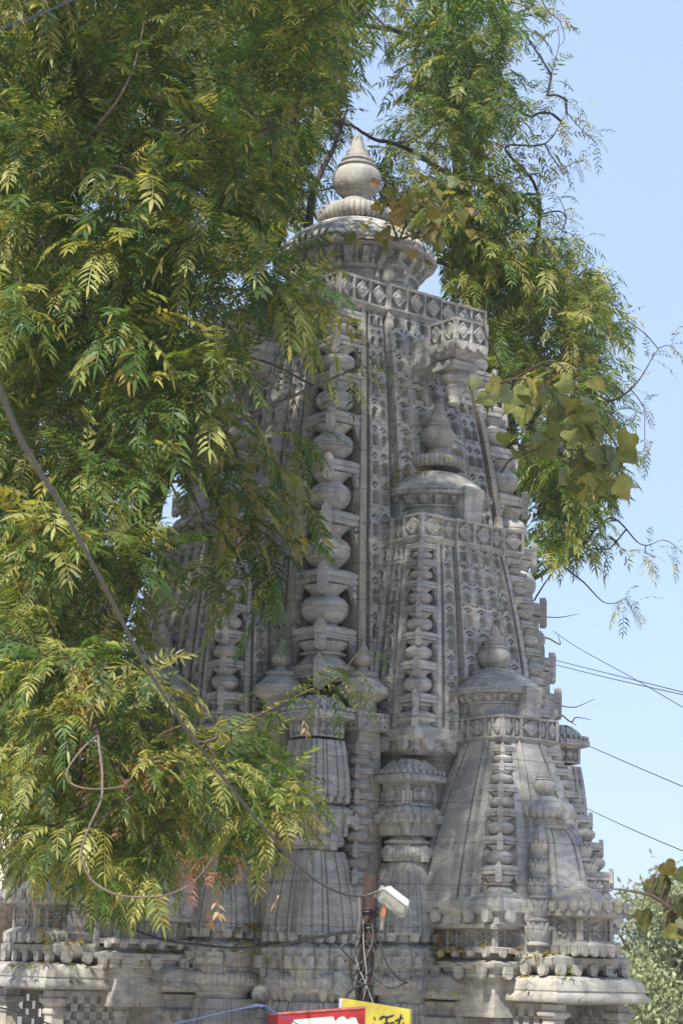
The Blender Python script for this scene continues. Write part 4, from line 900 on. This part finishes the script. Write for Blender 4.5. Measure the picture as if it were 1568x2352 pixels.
peepal('dark peepal twig with a few broad leaves low at the right edge', tuple(at(1640, 2130, 8.0)),
       [[at(1640, 2130, 8.0), at(1560, 2100, 8.0), at(1500, 2060, 8.0), at(1440, 2045, 8.0), at(1402, 2042, 8.0)]],
       [(at(1535, 2075, 8.0), (.045, .05, .07), 12), (at(1560, 2100, 8.0), (.03, .05, .05), 6)], .115, (.45, .2, .05, .02, .08, .18, .02), 3, .5)

# ------------------------------------------------------------------ weed and fallen leaves on the ledges
w0 = at(1022, 2222, 14.35); t = empty('ledge_weed', tuple(w0)); inv = Matrix.Translation(-Vector(w0)); tag(t, 'small leafy weed with dry reddish top growing on the ledge between two stone turrets', 'plant')
mb = MB(); lm = MB()
for i in range(7):
    a = w0+np.array((random.uniform(-.03, .03), random.uniform(-.03, .03), 0)); b = a+np.array((random.uniform(-.08, .08), random.uniform(-.12, 0), random.uniform(.12, .30)))
    mb.tube(spline((a, (a+b)/2+rng.normal(0, .015, 3), b), 5), .003, 5); n = 6
    c = np.array([a+(b-a)*f for f in np.linspace(.3, 1, n)]); cols = np.where((c[:, 2:3]-w0[2]) > .2, np.array((.28, .13, .05)), np.array((.06, .10, .03)))*rng.uniform(.7, 1.3, (n, 1))
    compound(lm, c, rng.normal(0, .7, (n, 3)), rng.uniform(.08, .14, n), 4, rng.uniform(.2, .4, n), cols, .42, .42)
for o in (mb.build('stem', TWIG, None, 60), lm.build('foliage', LEAF, None, 0)): o.parent = t; o.matrix_parent_inverse = inv
bpy.context.view_layer.update(); DG = bpy.context.evaluated_depsgraph_get(); stones = set(o.name for o in temple.children_recursive)
mb = MB()
for (u, v, y, rx, ry, n) in [(580, 2232, 14.15, .22, .20, 190), (795, 2240, 14.1, .16, .2, 120), (1065, 2232, 14.2, .22, .14, 70), (330, 2235, 14.5, .22, .2, 90), (200, 2220, 14.2, .35, .2, 90), (1230, 2240, 13.85, .32, .12, 46), (570, 2130, 14.45, .06, .08, 40), (806, 2100, 14.5, .06, .08, 40), (960, 1110, 15.0, .14, .1, 26), (880, 545, 15.5, .2, .12, 30), (1100, 1590, 14.6, .12, .12, 12), (1350, 2070, 13.9, .2, .15, 8)]:
    c = at(u, v, y); O = []
    for i in range(n):
        q = Vector((c[0]+rng.normal(0, rx*.6), c[1]+rng.normal(0, ry*.6), c[2]+.16)); hit, loc, nr_, _, ob, _ = scene.ray_cast(DG, q, Vector((0, 0, -1)), distance=.34)
        if hit and ob.name in stones and nr_.z > .45: O.append(np.array(loc)+np.array((0, 0, .006+.012*rng.random())))
    if not O: continue
    O = np.array(O); n = len(O); D = rng.normal(0, 1, (n, 3))*np.array((1, 1, .18)); cols = np.array(((.24, .20, .03), (.32, .25, .05), (.18, .175, .03), (.20, .11, .04)))[rng.choice(4, n, p=(.4, .25, .25, .1))]
    compound(mb, O, D, np.full(n, .09), 2, rng.uniform(.0, .05, n), cols, .3, .6, .4)
tag(mb.build('fallen_leaves', LEAF, None, 0), kind='stuff')

# ------------------------------------------------------------------ far trees, distance haze mixed into their pale leaf tints
def far_tree(x, y, top, r, label, tint, seed):
    t = empty('far_tree', (x, y, -6.5)); tag(t, label, 'tree', 'pale trees beyond the temple')
    mb = MB(); mb.tube(spline([(0, 0, -.1), (.1, 0, 2), (0, .1, 4.5), (.1, 0, top+6.5-r*.7)], 6), np.linspace(.28, .08, 19), 9)
    for i in range(7):
        a = i*2.4; mb.tube(spline([(0, 0, 3.5+i*.5), (math.cos(a)*r*.45, math.sin(a)*r*.45, 4.6+i*.5), (math.cos(a)*r*.75, math.sin(a)*r*.75, 5.6+i*.45)], 5), np.linspace(.09, .02, 11), 6)
    mb.build('trunk', BARK, t, 60)
    lm = MB(); cl = []
    for i in range(120):
        d = nrm(rng.normal(0, 1, 3)); rr = r*(.35+.65*rng.random()**.5); cl.append(np.array((d[0]*rr, d[1]*rr, top+6.5-r*1.25+d[2]*rr*1.25)))
    O = np.vstack([c+rng.normal(0, .24, (230, 3)) for c in cl]); n = len(O); L = rng.uniform(.09, .19, n)[:, None]
    D = nrm(rng.normal(0, 1, (n, 3))+np.array((0, 0, -.5))); B = nrm(np.cross(D, rng.normal(0, 1, (n, 3)))); w = L*.22
    V = np.stack((O, O+D*L*.45+B*w, O+D*L, O+D*L*.45-B*w), 1).reshape(-1, 3); i = np.arange(n)[:, None]*4
    lm.add(V, i+np.arange(4), None, np.repeat(np.array(tint)*rng.uniform(.7, 1.3, (n, 1))*np.repeat(rng.uniform(.75, 1.3, (120, 1)), 230, 0), 4, 0)); lm.build('crown', FARLEAF, t, 0)
far_tree(7.4, 46, 2.0, 1.9, 'pale green far tree beside the right porch, its top the lower of the two', (.25, .285, .175), 1)
far_tree(10.6, 50, 2.2, 2.4, 'pale far tree at the right edge with a yellower crown', (.30, .305, .19), 2)
far_tree(8.8, 58, .6, 2.6, 'darker far tree low between the other two', (.20, .24, .165), 3)
# ================================================================== STREET THINGS
def thing(name, label, cat, loc=(0, 0, 0), group=None):
    t = empty(name, loc); tag(t, label, cat, group); return t
def sub(mb, name, mat, par, smooth=38):
    o = mb.build(name, mat, None, smooth); o.parent = par; o.matrix_parent_inverse = Matrix.Translation(-Vector(par.location)); return o
# rusty steel pole with the flood lamp and its tangle of wires
Pt, Pb = at(853, 2006, 10.4), at(838, 2300, 10.4); ax = (Pt-Pb)/np.linalg.norm(Pt-Pb); ft = Pb-ax*((Pb[2]+6.5)/ax[2])
pole = thing('steel_pole', 'rusty brown steel pole in front of the spire, wound with black wires', 'pole', tuple(ft))
mb = MB(); k = 16; th = np.linspace(0, 2*np.pi, k, endpoint=False); a1 = nrm(np.cross(ax, (0, 1, 0))); a2 = np.cross(ax, a1); r = .036
ring = lambda o, rr: o+rr*(np.cos(th)[:, None]*a1+np.sin(th)[:, None]*a2)
mb.loft([ring(ft, r), ring((ft+Pb)/2, r), ring(Pb, r), ring(Pt-ax*.3, r), ring(Pt, r), ring(Pt, r*.9), ring(Pt-ax*.08, r*.88)]); sub(mb, 'shaft', RUST, pole)
mb = MB(); c0 = lambda s: Pb+ax*s+a1*.048-np.array((0, .02, 0)); mb.tube([c0(-.3), c0(0), c0(.25), c0(.40)-a1*.005, c0(.50)+a1*.006], .011, 8); sub(mb, 'conduit', plain('grey_conduit', (.11, .105, .10), .6), pole)
lt = len_ = None
tang = thing('wire_bundle', 'tangle of black, grey and white wires wound round the rusty pole under the lamp', 'wires', tuple(Pb))
mb = MB()
for s0, n, rr in ((.44, 2.3, .047), (.36, 3.2, .045), (.27, 1.6, .044)):     # windings
    t = np.linspace(0, n*2*np.pi, int(n*16)); pth = (Pb+ax*s0)[None]+(rr*np.cos(t))[:, None]*a1+(rr*np.sin(t))[:, None]*a2+(.020*np.sin(t*.7+s0*9)-.012*t/6.28)[:, None]*ax; mb.tube(pth, .0045, 6)
sub(mb, 'winding', CABLEB, tang)
def loops(mat, n, seed, rad, nm):
    rs = np.random.default_rng(seed); mb = MB()
    for i in range(n):
        s = rs.uniform(.12, .42); e = rs.uniform(-.05, .2); w = rs.uniform(-.06, .075); h = Pb+ax*s+a1*rs.uniform(-.04, .05)+np.array((0, -.045, 0)); q = Pb+ax*e+a1*w+np.array((0, -.05-.03*rs.random(), 0))
        m1 = (h+q)/2+a1*rs.normal(0, .055)-ax*rs.uniform(.0, .1)+np.array((0, -.03, 0)); mb.tube(spline((h, (h+m1)/2+a1*rs.normal(0, .02), m1, q+a1*rs.normal(0, .02)-ax*.04, q), 6), rad*rs.uniform(.7, 1.2), 5)
    sub(mb, nm, mat, tang)
loops(CABLEB, 9, 3, .0035, 'black_wire'); loops(CABLEG, 4, 5, .003, 'grey_wire'); loops(CABLEW, 2, 9, .0024, 'white_wire')
mb = MB(); mb.tube(px((872, 2150, 10.32), (878, 2185, 10.3), (895, 2225, 10.28), (920, 2250, 10.28), (938, 2258, 10.28), n=6), .005, 6); mb.tube(px((872, 2250, 10.32), (885, 2266, 10.3), (905, 2268, 10.3), (935, 2256, 10.28), n=6), .004, 6)
mb.tube(px((855, 2262, 10.3), (835, 2262, 10.28), (810, 2272, 10.25), (795, 2290, 10.2), (790, 2310, 10.2), n=6), .0055, 6); sub(mb, 'loose_end', CABLEB, tang)
# flood lamp
Lc = at(903, 2072, 10.22); l = nrm(np.array((.80, -.12, -.58))); g = np.array((-.50, -.55, -.62)); g = nrm(g-l*g.dot(l)); w = np.cross(l, g); w = w if w[1] < 0 else -w
lamp = thing('flood_lamp', 'white flood lamp with mirror reflector tilted down from the top of the rusty pole', 'lamp', tuple(Lc))
def obox(mb, c, hx, hy, hz, cut=0):                # half sizes along l, w, g
    rings = []
    for z in (-hz, hz):
        k = 1 if z > 0 else 1-cut; rings.append([c+l*x*hx*k+w*y*hy*k+g*z for x, y in ((-1, -.75), (-.85, -1), (.85, -1), (1, -.75), (1, .75), (.85, 1), (-.85, 1), (-1, .75))])
    return mb.loft(rings)
mb = MB(); obox(mb, Lc-g*.018, .074, .048, .015, .14); 
obox(mb, Lc-g*.036-l*.03, .03, .03, .006)
sub(mb, 'housing', WHITEM, lamp)
mb = MB(); obox(mb, Lc+g*.004, .077, .051, .006); sub(mb, 'rim', plain('grey_rim', (.33, .34, .34), .4), lamp)
mb = MB(); obox(mb, Lc+g*.012, .067, .042, .003); sub(mb, 'reflector', GLASSM, lamp)
mb = MB(); mb.tube([Lc-l*.08, Lc-l*.085-g*.03, at(862, 2060, 10.36)], .010, 8); mb.tube(spline((Lc-l*.06+w*.03, at(880, 2100, 10.3), at(876, 2135, 10.33)), 6), .009, 8); sub(mb, 'arm', plain('grey_arm', (.20, .20, .195), .5), lamp)
mb = MB(); a = at(880, 2056, 10.12); compound(mb, np.array([a]), np.array([(.1, -.2, -.9)]), np.array([.06]), 1, np.array([.1]), np.array([(.32, .13, .06)]), .5, .7); tag(mb.build('dry_leaf', LEAF, None, 0), 'dry orange leaf caught on the rim of the white flood lamp', 'leaf')
# thick cable sagging down from the upper left to the lamp
mb = MB(); mb.tube(px((-70, 760, 3.7), (0, 895, 4.0), (60, 1030, 4.5), (160, 1195, 5.3), (260, 1385, 6.3), (330, 1520, 7.1), (400, 1632, 7.8), (480, 1745, 8.4), (600, 1895, 9.2), (700, 2002, 9.8), (770, 2047, 10.1), (830, 2058, 10.28), (872, 2046, 10.3), n=8), .0060, 8)
tag(mb.build('thick_cable', CABLEG, None, 60), 'thick grey cable sagging across the leaves from upper left down to the flood lamp', 'cable')
mb = MB(); mb.tube(px((120, 2040, 13.3), (250, 2110, 13.2), (340, 2148, 13.0), (400, 2164, 12.8), (480, 2173, 12.3), (560, 2178, 11.8), (650, 2168, 11.3), (760, 2147, 10.8), (838, 2138, 10.38), n=8), .0085, 7)
tag(mb.build('black_cable', CABLEB, None, 60), 'black cable strung low across the stone turrets to the rusty pole', 'cable')
def wire(pts, rad, label, mat=CABLEB):
    mb = MB(); mb.tube(px(*pts, n=6), rad, 5); tag(mb.build('wire', mat, None, 60), label, 'wire', 'thin overhead wires')
wire([(-60, 90, 5.0), (0, 67, 5.2), (110, 25, 5.5), (260, -40, 6.0)], .0028, 'thin wire across the leaves at the upper left corner of the picture')
wire([(-60, 978, 8.8), (0, 990, 9.0), (100, 1014, 9.4), (210, 1046, 9.8), (300, 1070, 10.3)], .0018, 'faint thin wire lost among the leaves left of the thick cable', CABLEG)
wire([(1240, 1508, 19), (1400, 1548, 17), (1640, 1608, 14.5)], .0034, 'upper of the close pair of wires right of the spire')
wire([(1240, 1518, 19), (1400, 1558, 17), (1640, 1612, 14.5)], .0034, 'lower of the close pair of wires right of the spire')
wire([(1270, 1450, 19), (1330, 1490, 18), (1460, 1562, 16), (1640, 1668, 14)], .0030, 'slanting wire that crosses the close pair of wires right of the spire')
wire([(1260, 1672, 19), (1400, 1735, 16.5), (1640, 1838, 14)], .0034, 'single wire beside the broken branch at mid height of the spire')
wire([(1310, 1840, 19), (1450, 1905, 16.5), (1640, 1985, 14)], .0034, 'single wire sloping down just above the far trees')
wire([(1380, 2062, 18), (1430, 2095, 16.5), (1500, 2122, 15), (1640, 2190, 13)], .0040, 'wire in front of the far trees below the peepal twig')
wire([(1400, 2126, 18), (1500, 2160, 16), (1640, 2205, 13)], .0036, 'lowest wire in front of the far trees near the porch eave')
wire([(-40, 2305, 12.5), (40, 2325, 12.4), (140, 2362, 12.3)], .005, 'short black wire across the lattice at the lower left corner')
# iron post with a ball top and a blue rope
B = at(600, 2284, 9.4); rb = .041; post = thing('iron_post', 'black iron post with a dusty ball on top beside the red sign', 'post', (B[0], B[1], -6.5))
mb = MB(); mb.lathe([(.030, -6.5), (.030, B[2]-.10), (.034, B[2]-.098), (.034, B[2]-.075), (.025, B[2]-.07), (.022, B[2]-.036)], 20, (B[0], B[1])); sub(mb, 'shaft', DARKM, post)
mb = MB(); mb.ball(B, rb, 28, 18); sub(mb, 'ball', DUST, post, 180)
mb = MB(); zt = at(600, 2310, 9.4)
for da in (0, .006): mb.tube(px((330, 2366, 9.0), (430, 2345+da*300, 9.2), (520, 2324, 9.32), (594, 2308+da*400, 9.37), n=6), .0028, 6)
t = np.linspace(0, 4*np.pi, 40); mb.tube(np.stack((B[0]+.0285*np.cos(t), B[1]+.0285*np.sin(t), np.full(40, zt[2])+.004*np.sin(t*.5)), -1), .003, 6)
tag(mb.build('blue_rope', ROPE, None, 60), 'blue rope tied round the neck of the ball-topped iron post', 'rope')
mb = MB(); mb.tube(px((606, 2310, 9.37), (640, 2330, 9.3), (665, 2342, 9.28), (690, 2356, 9.28), n=6), .003, 6); tag(mb.build('blue_rope', plain('dark_blue_rope', (.03, .05, .14), .8), None, 60), 'short dark blue rope end from the ball-topped post behind the red sign', 'rope')
# yellow sign sheet with brush lettering
def board(name, mat, par, q, y0, y1, th, inset=0):  # q: four (u,v) corners, front faces at distance y0..y1 (left, right)
    (a, b, c, d) = [at(u, v, y) for (u, v), y in zip(q, (y0, y1, y1, y0))]; n = nrm(np.cross(b-a, d-a)); n = n if n[1] < 0 else -n
    mb = MB(); f = np.array((d, c, b, a)); mb.loft([f-n*th, f-n*.0015, (f-f.mean(0))*.994+f.mean(0)]); sub(mb, name, mat, par); return a, b, d, n
ys = thing('shop_sign', 'yellow shop sign with black brush lettering behind the red sign', 'sign', tuple(at(860, 2420, 10.05)))
a, b, d, n = board('sheet', YELM, ys, [(785, 2293), (941, 2319), (941, 2480), (785, 2470)], 10.15, 10.0, .02)
mb = MB(); q = [at(u, v, y) for u, v, y in ((779, 2293, 10.16), (785, 2293, 10.15), (785, 2470, 10.15), (779, 2470, 10.16))]; mb.loft([[p+np.array((0, .018, 0)) for p in q[::-1]], q[::-1]]); sub(mb, 'white_edge', WHITEP, ys)
mb = MB()
def stroke(pts, w0, w1):                           # flat brush stroke lying on the sheet
    P = np.array([at(u, v, 10.15-.15*(u-785)/156) for u, v in pts])+n*.004; c = spline(P, 8); m = len(c); T = nrm(np.gradient(c, axis=0)); S = np.cross(T, n); ww = (w0+(w1-w0)*np.linspace(0, 1, m))*(.75+.5*np.sin(np.linspace(.3, 2.9, m))); ww = ww[:, None]
    mb.grid(np.stack((c-S*ww, c-S*ww*.5+n*.0015, c+S*ww*.5+n*.0015, c+S*ww), 1))
stroke([(859, 2336), (862, 2342)], .0035, .003); stroke([(858, 2350), (856, 2366), (862, 2370)], .003, .002)
stroke([(872, 2341), (880, 2335), (890, 2336), (905, 2331)], .0045, .003); stroke([(889, 2337), (886, 2350), (882, 2362), (876, 2372)], .0045, .003); stroke([(880, 2353), (890, 2350), (896, 2348)], .003, .002)
stroke([(906, 2350), (900, 2348), (897, 2358), (903, 2364), (908, 2352), (908, 2364)], .0028, .0022); stroke([(922, 2330), (917, 2345), (914, 2358), (918, 2366)], .0042, .0028); stroke([(907, 2345), (916, 2341), (927, 2337)], .0030, .002); stroke([(927, 2348), (924, 2362), (928, 2366)], .003, .002)
sub(mb, 'lettering', INK, ys, 0)
# red sign with a cream panel
rs_ = thing('shop_sign', 'red framed shop sign with a cream panel at the foot of the picture', 'sign', tuple(at(720, 2420, 9.5)))
a, b, d, n = board('frame', REDM, rs_, [(603, 2329), (839, 2312), (839, 2500), (603, 2505)], 9.45, 9.55, .05)
yv = lambda u: 9.45+.1*(u-603)/236
mb = MB(); q = [at(u, v, yv(u)) for u, v in ((676, 2342), (764, 2335), (770, 2349), (776, 2338), (788, 2334), (796, 2342), (800, 2347), (806, 2337), (816, 2338), (822, 2352), (826, 2470), (640, 2476), (645, 2365), (668, 2355))]
q = [p+n*.002 for p in q]; Q = np.array(q); nq = len(Q); mb.add(np.vstack((Q, Q+n*.004)), [(i, (i+1) % nq, nq+(i+1) % nq, nq+i) for i in range(nq)]); mb.fan(Q+n*.004); sub(mb, 'panel', CREAM, rs_, 0)
mb = MB(); q = [at(u, v, yv(u)) for u, v in ((601, 2329), (841, 2312), (841, 2316), (601, 2333))]; q = np.array(q)+n*.004; mb.loft([q[::-1]-n*.06, q[::-1]]); sub(mb, 'top_trim', plain('worn_red_trim', (.42, .12, .10), .5, .25, 60), rs_)
# pale building far behind on the left
bl = thing('building', 'pale cream building blurred far behind the leaves at the lower left', 'building', (-9.0, 42, -6.5))
mb = MB(); mb.box(-13, -6.05, 40, 46, -6.5, 1.9); sub(mb, 'wall', WALLP, bl)
mb = MB(); mb.box(-13.15, -5.9, 39.85, 46.1, 1.9, 2.05); mb.box(-13.1, -5.95, 39.9, 40.05, 2.05, 2.6); mb.box(-6.1, -5.95, 40.05, 46, 2.05, 2.6); sub(mb, 'parapet', WALLP, bl)
for x in (-12.2, -10.2, -8.2):
    f = MB(); f.box(x-.55, x+.55, 39.93, 39.99, -1.3, .3); o = sub(f, 'window', WHITEP, bl); g_ = MB(); g_.box(x-.48, x+.48, 39.90, 39.925, -1.22, .22); sub(g_, 'pane', GLASSW, o) if False else None
    p = g_.build('pane', GLASSW, None); p.parent = o; p.matrix_parent_inverse = o.matrix_parent_inverse.copy()
# ================================================================== LIGHT
SUN_EL, SUN_AZ = 50, 205          # azimuth of the sun measured clockwise from +Y
sd = np.array((math.sin(R(SUN_AZ))*math.cos(R(SUN_EL)), math.cos(R(SUN_AZ))*math.cos(R(SUN_EL)), math.sin(R(SUN_EL))))
world = bpy.data.worlds.new('World'); scene.world = world; world.use_nodes = True
nt = world.node_tree; bg = nt.nodes['Background']
sky = nt.nodes.new('ShaderNodeTexSky'); sky.sky_type = 'NISHITA'; sky.sun_disc = False
sky.sun_elevation = R(SUN_EL); sky.sun_rotation = R(SUN_AZ); sky.air_density = 1.0; sky.dust_density = .7; sky.ozone_density = 1.5; sky.altitude = 50
hz = nt.nodes.new('ShaderNodeMix'); hz.data_type = 'RGBA'; hz.inputs[0].default_value = .88; hz.inputs[7].default_value = (1.39, 1.80, 2.66, 1)   # thin even haze over the clear sky
nt.links.new(sky.outputs[0], hz.inputs[6]); nt.links.new(hz.outputs[2], bg.inputs[0]); bg.inputs[1].default_value = .15
sl = bpy.data.lights.new('sun', 'SUN'); sl.energy = 3.4; sl.angle = R(.8); sl.color = (1, .93, .82)
so = bpy.data.objects.new('sun', sl); COL.objects.link(so); so.rotation_euler = Vector(sd).to_track_quat('Z', 'Y').to_euler(); so.location = (-5, -5, 20)
scene.view_settings.view_transform = 'Standard'; scene.view_settings.look = 'None'; scene.view_settings.gamma = 1; scene.view_settings.exposure = 1.37
HAZE = .0009
scene.cycles.use_denoising = True; scene.cycles.max_bounces = 8; scene.cycles.transparent_max_bounces = 8

# air between here and the far trees
hm = bpy.data.materials.new('haze_air'); hm.use_nodes = True; hn = hm.node_tree; hn.nodes.remove(hn.nodes['Principled BSDF'])
pv = hn.nodes.new('ShaderNodeVolumePrincipled'); pv.inputs['Color'].default_value = (.93, .95, 1, 1); pv.inputs['Density'].default_value = HAZE; pv.inputs['Anisotropy'].default_value = .2
hn.links.new(pv.outputs[0], hn.nodes['Material Output'].inputs['Volume'])
mb = MB(); mb.box(-60, 60, -30, 110, -7.6, 12.5); tag(mb.build('haze', hm, None, 0), kind='stuff')
